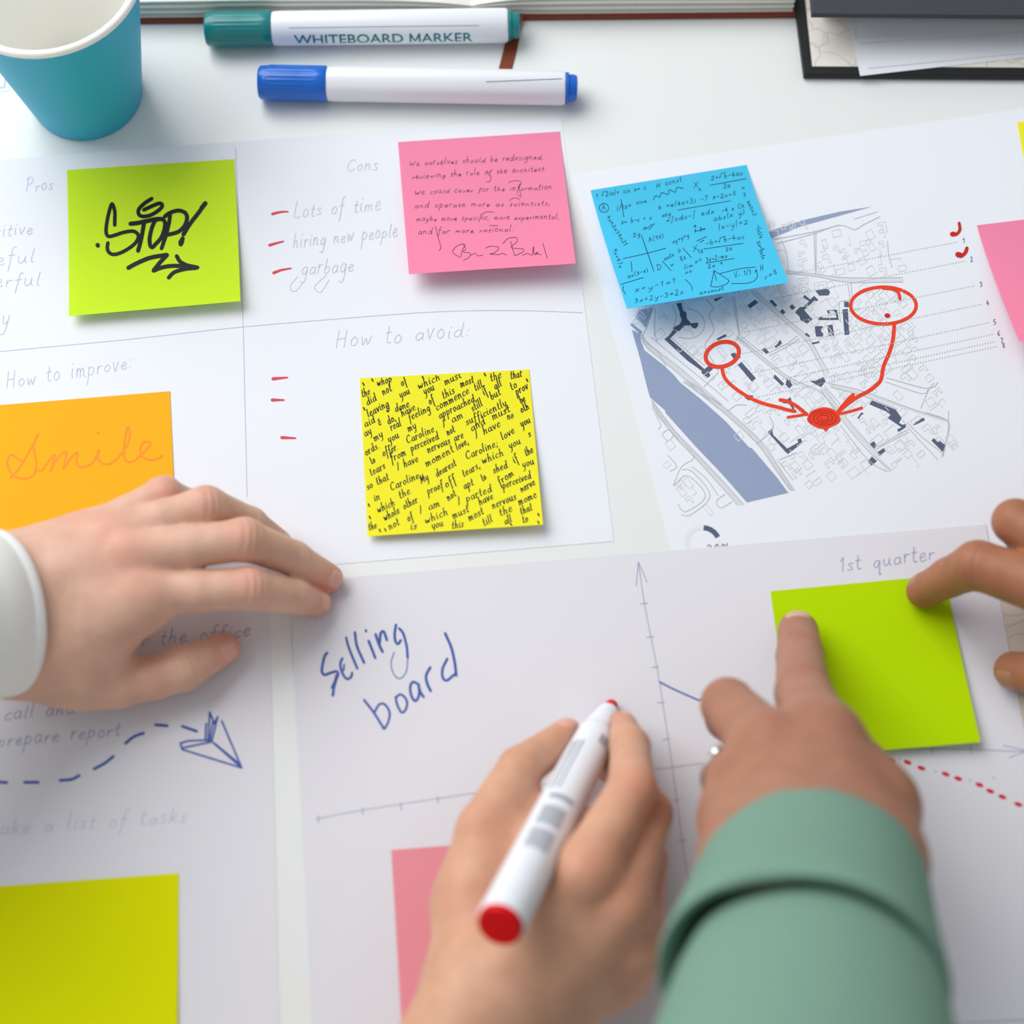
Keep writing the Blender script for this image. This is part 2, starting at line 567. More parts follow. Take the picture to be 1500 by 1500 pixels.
def ext(a, b, L):
    """xy point L mm from photo point a towards photo point b"""
    A, B = P(*a)[:2], P(*b)[:2]
    return A + (B - A) / np.linalg.norm(B - A) * L


TR, BR = (822, 172), (899, 793)
Z1 = 0.2
paper1 = sheet('paper_sheet', [ext(TR, (290, 212), 300), P(*TR)[:2], P(*BR)[:2], ext(BR, (430, 832), 297)], Z1, M['paper'],
               'white sheet ruled into quarters with handwritten pros and cons', 'loose paper sheets')
Z2 = 0.2
paper2 = sheet('paper_sheet', [(838, 256), ext((838, 256), (1487, 161), 297), ext((1036, 1000), (1500, 960), 262), (1036, 1000)], Z2, M['paper'],
               'white sheet printed with a city map circled in red', 'loose paper sheets')
Z3 = 0.2
paper3 = sheet('paper_sheet', [ext((394, 862), (0, 897), 210), (394, 862), (411, 1560), ext((411, 1560), (0, 1580), 210)], Z3, M['paper_g'],
               'white sheet with a blue paper plane doodle and task notes', 'loose paper sheets')
Z4 = 0.75
paper4 = sheet('paper_sheet', [(425, 854), (1443, 769), (1580, 1490), (459, 1540)], Z4, M['paper_g'],
               'white sheet with a chart and the words selling board', 'loose paper sheets')
pb = sheet('paper_sheet', [(1456, 838), (1680, 815), (1760, 1180), (1500, 1190)], 0.45, M['beige'],
           'beige sheet with fine veins peeking out at the right edge', 'loose paper sheets')
for a in ([(1464, 918), (1482, 916), (1505, 905)], [(1470, 940), (1490, 928), (1510, 934)], [(1462, 895), (1480, 902), (1505, 898)], [(1478, 1010), (1500, 1020)]):
    mark(flat(0.5), M['map_line'], pb, 'vein_print', [(a, 1.3)])
p5 = sheet('paper_sheet', [(-190, 30), (24, 20), (13, 134), (-200, 146)], 0.2, M['paper'],
           'corner of a white sheet left of the teal cup', 'loose paper sheets')
ik = Ink(flat(0.35))
ik.line([(-60, 131), (6, 128), (16, 60)], 1.4, curve=False)
ik.build('border_line', M['map_line'], p5)

# --- writing on the pros and cons sheet
s1 = flat(Z1 + 0.03)
mark(s1, M['ink_rule'], paper1, 'ruled_line', [([(345, 217), (350, 330), (356, 470), (359, 600), (362, 728)], 1.2)])
mark(s1, M['ink_rule'], paper1, 'ruled_line', [([(-60, 522), (0, 515), (180, 498), (356, 479), (560, 462), (662, 456), (760, 455), (853, 458)], 1.2)])
for i, (t, a, b, xh) in enumerate((('Pros', (38, 281), (80, 277), 9), ('positive', (-32, 348), (50, 343), 10), ('useful', (-40, 391), (54, 384), 11), ('wonderful', (-80, 428), (62, 417), 11), ('happy', (-55, 480), (16, 476), 13),
                                   ('Cons', (507, 251), (556, 248), 10), ('Lots of time', (430, 319), (560, 307), 11), ('hiring new people', (429, 363), (584, 346), 11), ('garbage', (441, 403), (520, 398), 12),
                                   ('How to avoid:', (491, 510), (690, 492), 13), ('How to improve:', (9, 569), (196, 539), 12))):
    write(s1, M['ink_faint'], paper1, 'handwriting', t, a, b, xh, 1.15, seed=2 + i, slant=0.22, jitter=0.09)
mark(s1, M['ink_faint'], paper1, 'pen_loop', [([(446, 412), (432, 427), (425, 420), (436, 405)], 1.1)])
mark(s1, M['ink_faint'], paper1, 'pen_loop', [([(482, 410), (470, 428), (461, 420), (478, 403)], 1.1)])
for a in ([(142, 385), (175, 377), (207, 375)], [(130, 517), (160, 508), (188, 501)], [(147, 634), (180, 622), (220, 615)]):
    mark(s1, M['ink_red'], paper1, 'red_dash', [(crop(350, 180, 2.885, a), 4.6)], taper=0.45)
for a in ([(400, 555), (421, 553)], [(399, 586), (416, 586)], [(413, 641), (433, 642)]):
    mark(s1, M['ink_red'], paper1, 'red_dash', [(a, 5.2)], taper=0.5)

# --- lower left sheet: paper plane and notes
s3 = flat(Z3 + 0.03)
for i, (t, a, b, xh, w) in enumerate((('tour for the office', (108, 957), (370, 931), 10, 1.4), ('call and', (6, 1055), (112, 1045), 10, 1.4), ('prepare report', (-4, 1095), (178, 1077), 11, 1.3), ('make a list of tasks', (-22, 1224), (276, 1204), 11, 1.2))):
    write(s3, M['ink_grey'] if i < 3 else M['ink_faint'], paper3, 'handwriting', t, a, b, xh, w, seed=13 + i, slant=0.3, jitter=0.08)
for a in ([(-60, 368), (-20, 366)], [(-6, 364), (25, 366)], [(90, 365), (140, 365)], [(220, 358), (262, 354), (290, 340)], [(345, 316), (385, 294), (415, 270)],
          [(460, 222), (490, 198), (525, 185)], [(570, 154), (612, 158)], [(668, 160), (720, 178)]):
    mark(s3, M['ink_blue'], paper3, 'blue_dash', [(crop(0, 1000, 2.5, a), 4.4)])
mark(s3, M['ink_blue'], paper3, 'paper_plane_drawing', [(crop(0, 1000, 2.5, a), 2.9) for a in (
          [(768, 108), (762, 215)], [(768, 108), (785, 150)], [(785, 150), (797, 125)], [(797, 125), (775, 215)], [(812, 140), (885, 312)],
          [(775, 215), (885, 312)], [(788, 224), (880, 300)], [(885, 312), (668, 245)], [(668, 245), (660, 222)], [(660, 222), (690, 213)], [(690, 213), (770, 210)],
          [(672, 238), (770, 218)], [(755, 150), (752, 212)], [(780, 140), (768, 210)])], curve=False)

# --- chart sheet
s4 = flat(Z4 + 0.03)
GA = M['ink_grey']
ax_ = [([(935, 823), (944, 884), (957, 950), (966, 999), (985, 1124), (999, 1230), (1009, 1300), (1016, 1360)], 1.2), ([(932, 858), (935, 823)], 1.2), ([(935, 823), (948, 853)], 1.2)]
ax_ += [([(t[0] - 5, t[1] + .8), (t[0] + 5, t[1] - .6)], 1.4) for t in ((944, 884), (952.5, 933), (960, 977), (968, 1029), (976, 1083), (991, 1172), (999, 1231))]
mark(s4, GA, paper4, 'chart_axis', ax_)
ax_ = [([(463, 1200), (530, 1187), (702, 1161), (850, 1142), (985, 1124), (1060, 1115), (1200, 1103), (1365, 1097), (1502, 1101)], 1.2), ([(1478, 1110), (1505, 1100)], 1.2), ([(1505, 1100), (1470, 1092)], 1.2)]
ax_ += [([(t[0], t[1] - 5), (t[0] + .6, t[1] + 5)], 1.4) for t in ((466, 1200), (531, 1188), (587, 1181), (641, 1172), (702, 1161), (1365, 1097), (1422, 1098))]
mark(s4, GA, paper4, 'chart_axis', ax_)
write(s4, GA, paper4, 'handwriting', '1st quarter', (1231, 838), (1372, 819), 11, 1.4, seed=17, slant=0.12, jitter=0.09)
for t in ((1318, 1112), (1370, 1130), (1421, 1143), (1456, 1139)):
    ik = Ink(s4)
    ik.dot(t[0], t[1], 1.4)
    ik.build('pen_dot', GA, paper4)
mark(s4, M['ink_blue'], paper4, 'chart_line', [([(966, 999), (990, 1011), (1024, 1026)], 2.6), ([(1024, 1026), (1030, 1022)], 1.6)])
SB = lambda pts: crop(460, 900, 6.818, pts)
SBS = (([(130, 385), (105, 420), (82, 520), (80, 575), (105, 605), (160, 585), (225, 570), (240, 600), (205, 680), (180, 730)], 4.6),
             ([(225, 610), (200, 720), (188, 810)], 4.6), ([(240, 590), (195, 740)], 4.4),
             ([(282, 440), (262, 500), (285, 590), (330, 645), (370, 625), (380, 585)], 4.2), ([(300, 500), (296, 560)], 3),
             ([(320, 232), (350, 340), (432, 540)], 4.2), ([(408, 180), (430, 320), (500, 482)], 4.4), ([(545, 265), (575, 340), (612, 435)], 4.4),
             ([(518, 158), (519, 170)], 4), ([(615, 200), (645, 290), (685, 375)], 4.6), ([(655, 290), (665, 190), (695, 170), (727, 255)], 4.6),
             ([(818, 105), (805, 200), (815, 275), (840, 295), (865, 260)], 4.4), ([(850, 140), (890, 190), (925, 320), (935, 430)], 4.2),
             ([(935, 430), (925, 560), (880, 630), (830, 635), (785, 570), (770, 480), (800, 380)], 1.8),
             ([(500, 855), (600, 985), (700, 1145)], 4), ([(605, 975), (650, 900), (700, 895), (745, 950), (755, 1010), (735, 1090), (700, 1145)], 3.8),
             ([(815, 825), (830, 900), (875, 980), (915, 950), (930, 880), (900, 820), (855, 800), (820, 830)], 3.9),
             ([(1030, 690), (985, 675), (960, 730), (975, 820), (1015, 865), (1050, 800), (1045, 700)], 4.4), ([(1040, 695), (1060, 770), (1095, 825)], 4.4),
             ([(1160, 530), (1120, 610), (1130, 690), (1165, 765)], 4.6),
             ([(1330, 445), (1285, 540), (1285, 630), (1325, 660), (1390, 610), (1420, 590)], 4.4), ([(1310, 190), (1370, 330), (1405, 480), (1420, 610)], 4.6))
mark(s4, M['ink_blue'], paper4, 'blue_lettering', [(SB(a), w * .9) for a, w in SBS[:13]])
mark(s4, M['ink_blue'], paper4, 'blue_lettering', [(SB(a), w * .9) for a, w in SBS[13:]])
for x, y in ((972, 990), (1035, 1000), (1090, 1023), (1187, 1047), (1237, 1065), (1322, 1090), (1365, 1115), (1413, 1138), (1477, 1168), (1530, 1195), (1590, 1222)):
    ik = Ink(s4)
    ik.dot(950 + x / 2.727, 750 + y / 2.727, 6.4, 3.2, 0.35)
    ik.build('red_dash', M['ink_crimson'], paper4)

# ------------------------------------------------------------------ printed map
K1 = lambda p: crop(920, 430, 7.5, p)
K2 = lambda p: crop(1080, 290, 6.0, p)
K3 = lambda p: crop(1080, 400, 7.5, p)
K4 = lambda p: crop(920, 560, 6.0, p)
K5 = lambda p: crop(1140, 540, 5.172, p)
K6 = lambda p: crop(1170, 290, 4.839, p)
RIVER = [(925.5, 483), (939, 490), (938, 497), (944, 513), (972, 535), (987, 549), (996, 560), (1027, 585), (1063, 617), (1097, 655), (1102, 657), (1137, 698), (1155, 722),
         (1094, 736), (1058, 695), (1018, 653), (975, 605), (974, 601), (952, 582), (946, 560), (938, 527)]
DARK = [K3(a) for a in (
    [(110, 355), (195, 290), (230, 325), (140, 388)], [(350, 305), (380, 290), (440, 355), (415, 372)], [(468, 420), (495, 392), (530, 430), (503, 455)],
    [(572, 372), (602, 340), (640, 378), (605, 405)],
    [(635, 430), (690, 370), (720, 375), (790, 310), (720, 265), (745, 240), (800, 290), (845, 250), (890, 295), (870, 310), (850, 300), (735, 405), (825, 510), (765, 555), (690, 510), (685, 480)],
    [(855, 190), (960, 175), (1000, 178), (1020, 210), (1000, 245), (900, 248)],
    [(885, 515), (895, 490), (925, 478), (940, 492), (1090, 490), (1075, 430), (1050, 410), (1010, 415), (1020, 450), (995, 445), (985, 410), (1095, 400), (1115, 515)],
    [(850, 590), (880, 580), (940, 585), (940, 605), (920, 610), (925, 650), (945, 660), (940, 695), (865, 698)],
    [(985, 575), (1045, 565), (1068, 690), (1008, 692)], [(1155, 400), (1215, 393), (1230, 675), (1178, 680)], [(1172, 312), (1225, 315), (1225, 375), (1175, 372)],
    [(740, 675), (760, 655), (805, 695), (780, 700)], [(815, 765), (900, 748), (903, 765), (825, 785)], [(270, 845), (300, 818), (348, 865), (320, 890)],
    [(405, 805), (435, 785), (470, 730), (492, 770), (430, 822)], [(5, 1010), (45, 975), (205, 1155), (160, 1192)], [(388, 1140), (415, 1115), (515, 1215), (490, 1240)],
    [(530, 1225), (545, 1155), (565, 1190), (580, 1160), (585, 1200), (608, 1230), (570, 1268)], [(800, 1185), (860, 1185), (950, 1140), (970, 1190), (920, 1252), (830, 1205)],
    [(80, 1370), (110, 1340), (175, 1345), (170, 1370), (125, 1400)])]
DARK += [K1(a) for a in (
    [(530, 110), (585, 100), (605, 190), (640, 205), (645, 270), (690, 325), (770, 320), (770, 350), (745, 385), (705, 375), (690, 350), (620, 350), (560, 415), (500, 395), (505, 370), (530, 355), (565, 340), (590, 290), (570, 240), (565, 195)],
    [(400, 505), (500, 400), (540, 415), (460, 495), (840, 830), (890, 790), (935, 825), (885, 870), (905, 895), (880, 925), (845, 905), (805, 870), (810, 850), (650, 735), (590, 680), (430, 530)],
    [(975, 495), (1065, 445), (1095, 465), (985, 515)], [(945, 60), (1050, 30), (960, 90)], [(1125, 665), (1180, 645), (1240, 700), (1170, 735)])]
DARK += [K5(a) for a in (
    [(690, 270), (710, 240), (890, 310), (935, 375), (915, 410), (940, 425), (965, 420), (965, 445), (910, 480), (900, 460), (935, 445), (830, 375), (850, 350), (820, 325), (760, 300)],
    [(1025, 430), (1035, 405), (1100, 370), (1112, 390), (1050, 420)], [(1160, 545), (1180, 525), (1205, 555), (1225, 550), (1270, 580), (1245, 630)], [(695, 570), (725, 548), (748, 585), (722, 608)],
    [(748, 635), (800, 600), (812, 625), (765, 660)], [(680, 700), (710, 665), (748, 700), (705, 735)], [(598, 375), (630, 330), (650, 340), (630, 350), (608, 382)],
    [(-80, 480), (-45, 455), (-40, 500), (68, 605), (150, 560), (145, 535), (170, 528), (185, 560), (70, 648)], [(30, 260), (92, 215), (125, 315), (110, 330), (85, 325), (105, 300), (80, 265)])]
MAPOUT = [(925, 452), (1085, 335), (1283, 303), (1322, 385), (1328, 450), (1352, 520), (1390, 604), (1410, 666), (1155, 722), (1094, 736), (995, 757), (946, 560)]


def inside(x, y, poly):
    r = False
    n = len(poly)
    for i in range(n):
        a, b = poly[i], poly[(i + 1) % n]
        if (a[1] > y) != (b[1] > y) and x < (b[0] - a[0]) * (y - a[1]) / (b[1] - a[1]) + a[0]:
            r = not r
    return r


STREETS = [K3([(150, 205), (560, 570), (700, 690), (780, 780), (880, 960), (960, 1130)]), K3([(200, 195), (590, 540), (750, 670), (830, 780), (920, 940), (1010, 1100)]),
           K3([(0, 690), (230, 880), (520, 1110), (680, 1200), (880, 1280), (980, 1380), (1090, 1500)]), K3([(0, 725), (220, 910), (500, 1135), (660, 1230)]),
           K3([(340, 880), (540, 780), (660, 690)]), K3([(350, 910), (560, 800), (680, 720)]), K3([(960, 1240), (1110, 1420), (1200, 1560)]),
           K5([(320, 160), (490, 400), (700, 640), (860, 770)]), K5([(350, 150), (530, 390), (740, 625), (780, 660)]), K5([(470, 430), (680, 690), (820, 780)]),
           K5([(380, 110), (640, 170), (1000, 300), (1290, 395)]), K5([(400, 140), (640, 205), (900, 305)]), K5([(820, 70), (1130, 150), (1210, 105)]), K5([(810, 100), (1090, 190), (1130, 160)]),
           K5([(940, 390), (1040, 510), (1210, 690)]), K5([(975, 405), (1080, 510), (1245, 640)]), K5([(740, 610), (990, 480)]), K5([(755, 590), (980, 462)]), K5([(1120, 330), (1290, 400), (1280, 520), (1240, 670)]),
           K5([(1290, 320), (1285, 480), (1250, 660)]), K5([(1080, 300), (1140, 160), (1180, 110)]),
           K2([(430, 640), (690, 668), (960, 700), (1450, 700)]), K2([(430, 660), (700, 690), (970, 740), (1455, 738)]), K2([(672, 290), (680, 480), (688, 665)]), K2([(690, 300), (692, 650)]),
           K2([(350, 400), (650, 320), (900, 240), (1030, 280), (1100, 240), (1250, 165)]), K2([(320, 365), (680, 295), (900, 235)]), K2([(1030, 185), (1230, 122)]), K2([(390, 380), (430, 470), (450, 640)]),
           K2([(970, 750), (985, 900), (900, 910), (905, 1090)]), K2([(1000, 750), (1010, 880)]), K2([(1320, 380), (1330, 500), (1360, 610)]),
           K1([(860, 60), (940, 170), (885, 235), (945, 400), (860, 530), (850, 600), (940, 760), (990, 850)]), K1([(1145, 30), (1190, 300), (1215, 450), (1180, 520)]), K1([(1170, 30), (1205, 300), (1225, 450)]),
           K1([(490, 130), (530, 250), (480, 420), (400, 500)]), K1([(300, 160), (290, 400), (320, 540)]), K1([(275, 160), (200, 380), (140, 500)]),
           K1([(1220, 450), (1480, 660)]), K1([(1200, 480), (1440, 660)]), K1([(835, 1020), (990, 870)]),
           K1([(660, 165), (780, 210), (845, 320), (800, 440), (680, 495), (560, 480)]),
           K1([(470, 480), (840, 790)]), K1([(180, 520), (330, 640), (390, 760), (420, 800)]), K1([(250, 480), (860, 980), (1100, 1180)])]
for k in (14, 26, 44, 58):
    STREETS.append(K4([(470 + k, 0 - k * .3), (660 + k, 140 - k * .3), (860 + k, 300 - k * .3), (1120 + k, 545 - k * .3), (1290 + k * .8, 780 - k * .3), (1415 + k * .8, 950)]))
    STREETS.append(K1([(150, 500 - k), (200 + k * .5, 610 - k), (520 + k, 880 - k), (860 + k, 1180 - k), (970 + k, 1275 - k)]))
for k in (12, 28, 50, 66):
    STREETS.append(K4([(205 + k * .1, 140 + k), (400, 400 + k), (590, 600 + k), (830 - k * .2, 850 + k), (1030 - k, 1075 + k * .1)]))
STREETS += [K4(a) for a in ([(210, 230), (400, 460), (580, 650), (470, 740), (400, 900)], [(300, 455), (345, 515), (400, 465), (350, 415), (300, 455)], [(240, 285), (290, 380), (265, 410)],
            [(350, 640), (430, 740), (370, 780)], [(440, 1070), (500, 1140), (680, 1000), (520, 820), (400, 910)], [(470, 1160), (540, 1170), (720, 1000), (560, 780), (480, 770)],
            [(560, 740), (680, 840), (790, 990)], [(850, 985), (775, 1045), (815, 1105), (910, 1050)], [(870, 260), (950, 200), (1040, 200)], [(1130, 540), (1240, 450), (1280, 380), (1240, 300)],
            [(1310, 680), (1450, 860)], [(1330, 680), (1480, 620)])]
SUR = flat(Z2 + 0.02)
ik = Ink(SUR)
for a in (K3([(175, 200), (575, 555), (725, 680), (805, 780), (900, 950), (985, 1115)]), K3([(0, 707), (225, 895), (510, 1122), (670, 1215), (850, 1280)])):
    ik.line(a, 4.0)
ik.line(K5([(335, 155), (510, 395), (720, 632), (840, 775)]), 4.6)
ik.line(K5([(390, 125), (640, 188), (1000, 310), (1285, 400)]), 3.2)
ik.line(K2([(430, 650), (695, 680), (965, 720), (1450, 720)]), 3.6)
ik.build('map_roads', M['map_road'], paper2)
ik = Ink(flat(Z2 + 0.04))
ik.fill(RIVER)
ik.build('map_river', M['map_river'], paper2)
ik = Ink(flat(Z2 + 0.04))
ik.fill(K1([(80, 270), (130, 178), (275, 150), (195, 375)]))
ik.fill(K1([(40, 320), (160, 420), (135, 450), (25, 345)]))
ik.build('map_river', M['map_river'], paper2)
ik = Ink(flat(Z2 + 0.04))
ik.fill(K2([(200, 320), (420, 245), (620, 185), (900, 120), (1190, 75), (1000, 128), (760, 195), (560, 250), (250, 375)]))
ik.build('map_river', M['map_river'], paper2)
ik = Ink(flat(Z2 + 0.06))
for a in STREETS:
    ik.line(a, 1.1, step=6)
ik.build('map_street_lines', M['map_line'], paper2, kind='stuff')
ik = Ink(flat(Z2 + 0.05))
rnd = random.Random(7)
STP = [q for a in STREETS for q in smooth_line(a, 5)]
STA = np.array(STP)
gy = 330
while gy < 750:
    gx = 930 + rnd.uniform(0, 9)
    while gx < 1410:
        x, y = gx + rnd.uniform(-4, 4), gy + rnd.uniform(-4, 4)
        gx += rnd.uniform(13, 19)
        if not inside(x, y, MAPOUT) or inside(x, y, RIVER) or any(inside(x, y, d) for d in DARK):
            continue
        if np.min(np.hypot(STA[:, 0] - x, STA[:, 1] - y)) < 6.5:
            continue
        if rnd.random() < 0.12:
            continue
        a = math.radians(rnd.choice((-40, -36, 48, 52)) if y > 430 else rnd.choice((-12, -8, 78, 60)))
        w, h = rnd.uniform(4, 9), rnd.uniform(3, 6)
        kind = rnd.choice('rrlue')
        sh = {'r': [(-w, -h), (w, -h), (w, h), (-w, h), (-w, -h)], 'l': [(-w, -h), (w, -h), (w, -h * .2), (-w * .2, -h * .2), (-w * .2, h), (-w, h), (-w, -h)],
              'u': [(-w, h), (-w, -h), (w, -h), (w, h), (w * .5, h), (w * .5, -h * .2), (-w * .5, -h * .2), (-w * .5, h), (-w, h)],
              'e': [(-w, -h), (w, -h), (w, h * .3)]}[kind]
        ca, sa = math.cos(a), math.sin(a)
        q = [(x + u * ca - v * sa, y + u * sa + v * ca) for u, v in sh]
        for i in range(len(q) - 1):
            ik.ribbon([q[i], q[i + 1]], 1.0, caps=False)
    gy += 13
ik.build('map_plot_outlines', M['map_faint'], paper2, kind='stuff')
for d in DARK:
    ik = Ink(flat(Z2 + 0.08))
    ik.fill(d)
    ik.build('map_building', M['map_dark'], paper2)
ENDS = [((1155, 402), (1405, 354)), ((1135, 437), (1416, 382)), ((1083, 488), (1430, 418)), ((1088, 518), (1441, 445)), ((1103, 546), (1451, 472)), ((1147, 555), (1457, 489)), ((1163, 563), (1459, 500)), ((1112, 581), (1463, 507))]
for a, b in ENDS:
    ik = Ink(flat(Z2 + 0.10))
    L = math.hypot(b[0] - a[0], b[1] - a[1])
    n = int(L / 4.0)
    for i in range(n):
        t = i / n
        x, y = a[0] + (b[0] - a[0]) * t, a[1] + (b[1] - a[1]) * t
        ik.fill([(x - .65, y - .8), (x + .65, y - .8), (x + .65, y + .8), (x - .65, y + .8)])
    ik.build('map_dotted_leader', M['map_dot'], paper2, kind='stuff')
for i, (x, y) in enumerate(((1175, 320), (1228, 452), (1295, 630), (1342, 762), (1392, 897), (1420, 977), (1443, 1028), (1455, 1062))):
    q = K6([(x - 10, y)])[0]
    write(flat(Z2 + 0.10), M['map_dark'], paper2, 'map_number', str(i + 1), q, (q[0] + 5, q[1] - .6), 4.3, .9, slant=0, jitter=0)
write(flat(Z2 + 0.10), M['map_dark'], paper2, 'printed_percentage', '30%', (1036, 810), (1072, 807), 6.8, 1.3, slant=0, jitter=0)
ik = Ink(flat(Z2 + 0.06))
ik.line([(1030 + 24 * math.cos(g), 794 + 22 * math.sin(g)) for g in np.linspace(-1.3, -6.2, 20)], 7)
ik.build('donut_ring', M['map_fade'], paper2)
ik = Ink(flat(Z2 + 0.08))
ik.ribbon([(1029 + 24 * math.cos(g), 795 + 22 * math.sin(g)) for g in np.linspace(-1.5, -.38, 12)], 7.5, caps=False)
ik.build('donut_segment', M['map_dark'], paper2)
# red marker marks
s2 = flat(Z2 + 0.13)
RV = M['ink_vermilion']
g = np.linspace(0, 2 * math.pi, 28)[:-1]
mark(s2, RV, paper2, 'red_circle', [([(1294 + 48 * math.cos(t), 447.5 + 27 * math.sin(t)) for t in np.linspace(-.9, 5.3, 30)], 5.0), (K6([(600, 640), (660, 645), (705, 670), (718, 715)]), 4.6)])
mark(s2, RV, paper2, 'red_arrow', [(K6([(678, 885), (668, 1000), (642, 1095), (602, 1190)]) + K5([(778, 80), (735, 132), (675, 175), (600, 214), (520, 270), (445, 335)]), 5.6),
                                   (K5([(565, 200), (500, 270), (445, 340)]), 6), (K5([(450, 345), (540, 325), (632, 298)]), 4.2)])
ca, sa = math.cos(-.32), math.sin(-.32)
mark(s2, RV, paper2, 'red_circle', [([(1058 + 25 * math.cos(t) * ca - 17.5 * math.sin(t) * sa, 519 + 25 * math.cos(t) * sa + 17.5 * math.sin(t) * ca) for t in np.linspace(1.6, 8.0, 30)], 6.0)])
mark(s2, RV, paper2, 'red_arrow', [(K1([(1030, 815), (1060, 920), (1150, 1020), (1320, 1135), (1480, 1205)]) + K5([(10, 295), (70, 312), (125, 322)]), 5.2),
                                   (K5([(15, 237), (60, 245), (130, 278), (215, 345)]), 5.4), (K5([(215, 345), (140, 358), (72, 368)]), 4)])
ik = Ink(s2)
ik.fill(K5([(345 + (126 + 5 * math.sin(5 * t)) * math.cos(t), 374 + (80 + 3 * math.sin(4 * t + 1)) * math.sin(t)) for t in g]))
ik.fill(K5([(335, 450), (385, 450), (360, 480)]))
ik.build('red_blob', RV, paper2)
s2 = flat(Z2 + 0.21)
mark(s2, M['ink_dred'], paper2, 'blob_scribble', [(K5([(345 + 110 * (1 - u * .8) * math.cos(t), 376 + 66 * (1 - u * .8) * math.sin(t)) for u, t in zip(np.linspace(0, 1, 60), np.linspace(2.6, 22, 60))]), 1.5)])
ik = Ink(s2)
ik.dot(*K6([(628, 833)])[0], 4.2, 3.4)
ik.build('red_dot', M['ink_dred'], paper2)
mark(s2, M['ink_dred'], paper2, 'red_check_mark', [(K6([(1137, 178), (1142, 225), (1115, 258), (1088, 256)]), 4.4), (K6([(1100, 254), (1088, 256)]), 7)])
mark(s2, M['ink_dred'], paper2, 'red_check_mark', [(K6([(1192, 355), (1180, 388), (1148, 412), (1128, 398)]), 5.2), (K6([(1145, 405), (1128, 400)]), 8)])

# ------------------------------------------------------------------ sticky notes


def homog(src):
    """photo position -> unit square for the four corners tl tr br bl"""
    A, b = [], []
    for (x, y), (u, v) in zip(src, ((0, 0), (1, 0), (1, 1), (0, 1))):
        A.append([x, y, 1, 0, 0, 0, -u * x, -u * y]); b.append(u)
        A.append([0, 0, 0, x, y, 1, -v * x, -v * y]); b.append(v)
    h = np.linalg.solve(np.array(A, float), np.array(b, float))

    def f(x, y):
        d = h[6] * x + h[7] * y + 1
        return (h[0] * x + h[1] * y + h[2]) / d, (h[3] * x + h[4] * y + h[5]) / d
    return f


def note(q, m, label, zb, lift_l=3.0, lift_r=3.0, pw=1.9, wave=0.0, n=18):
    zz = (zb, zb, zb + lift_r, zb + lift_l)
    cs = [P(c[0], c[1], z) for c, z in zip(q, zz)]
    hf = homog(q)

    def S(u, v, dz=0.0):
        xy = (cs[0][:2] * (1 - u) + cs[1][:2] * u) * (1 - v) + (cs[3][:2] * (1 - u) + cs[2][:2] * u) * v
        z = zb + (lift_l * (1 - u) + lift_r * u) * max(0, v) ** pw + wave * math.sin(3.1 * u + 1) * v * (1 - v) * 4
        return (xy[0], xy[1], z + dz)
    v_, f_ = [], []
    for lay in (0, 1):
        for j in range(n + 1):
            for i in range(n + 1):
                v_.append(S(i / n, j / n, 0 if lay == 0 else -0.12))
    N = (n + 1) ** 2
    for j in range(n):
        for i in range(n):
            a = j * (n + 1) + i
            f_.append((a, a + n + 1, a + n + 2, a + 1))
            f_.append((N + a, N + a + 1, N + a + n + 2, N + a + n + 1))
    edge = [i for i in range(n)] + [n + (n + 1) * j for j in range(n)] + [N - 1 - i for i in range(n)] + [N - 1 - n - (n + 1) * j for j in range(n)]
    for k in range(len(edge)):
        a, b = edge[k], edge[(k + 1) % len(edge)]
        f_.append((a, b, N + b, N + a))
    o = mesh('sticky_note', v_, f_, m, None, True)
    try:
        o.data.set_sharp_from_angle(angle=math.radians(40))
    except Exception:
        pass
    tag(o, label, 'sticky note', 'sticky notes on the sheets')
    return o, (lambda x, y: S(*[min(0.994, max(0.006, k)) for k in hf(x, y)], 0.05))


# lime note with the graffiti
o, sf = note([(98, 249), (343, 233), (352, 441), (101, 463)], M['n_lime'], 'lime green sticky note with black graffiti lettering STOP', 0.5, 5.0, 6.0)
ik = Ink(sf)
G = lambda p: crop(130, 280, 8.333, p)
for a, w in (([(320, 405), (322, 330), (320, 230), (288, 148), (250, 250), (220, 400), (215, 500), (245, 545), (320, 530), (430, 495), (540, 480), (600, 510), (610, 560), (570, 630), (480, 700), (380, 750), (300, 765), (245, 735), (228, 680), (236, 625)], 5.0),
             ([(108, 650), (112, 658)], 6.0),
             ([(775, 85), (690, 140), (620, 210), (615, 270), (660, 300), (760, 285), (860, 225), (905, 170), (880, 140), (800, 165), (680, 220)], 5.2),
             ([(515, 390), (600, 380), (700, 360), (820, 335), (900, 330)], 6.0), ([(680, 385), (660, 500), (635, 620), (608, 720)], 5.6),
             ([(820, 345), (780, 430), (750, 560), (755, 650), (780, 680), (820, 640), (890, 560), (930, 450), (935, 370), (900, 330), (840, 340)], 5.4),
             ([(1000, 265), (985, 380), (945, 540), (895, 690)], 5.2), ([(935, 300), (1000, 255), (1100, 228), (1180, 255), (1205, 320), (1170, 420), (1090, 490), (960, 525)], 5.4),
             ([(1425, 140), (1340, 260), (1240, 390), (1160, 520)], 5.6), ([(1150, 570), (1128, 640)], 6.0),
             ([(490, 930), (600, 870), (760, 805), (960, 770)], 5.8), ([(960, 775), (880, 860), (800, 960)], 5.6), ([(800, 965), (900, 925), (1060, 905), (1330, 925)], 5.6),
             ([(1080, 785), (1120, 850), (1200, 895), (1330, 925)], 5.4), ([(985, 1050), (1050, 985), (1180, 945), (1320, 930)], 5.4)):
    ik.line(G(a), w * 1.12)
ik.line(G([(1425, 140), (1380, 200)]), 7)
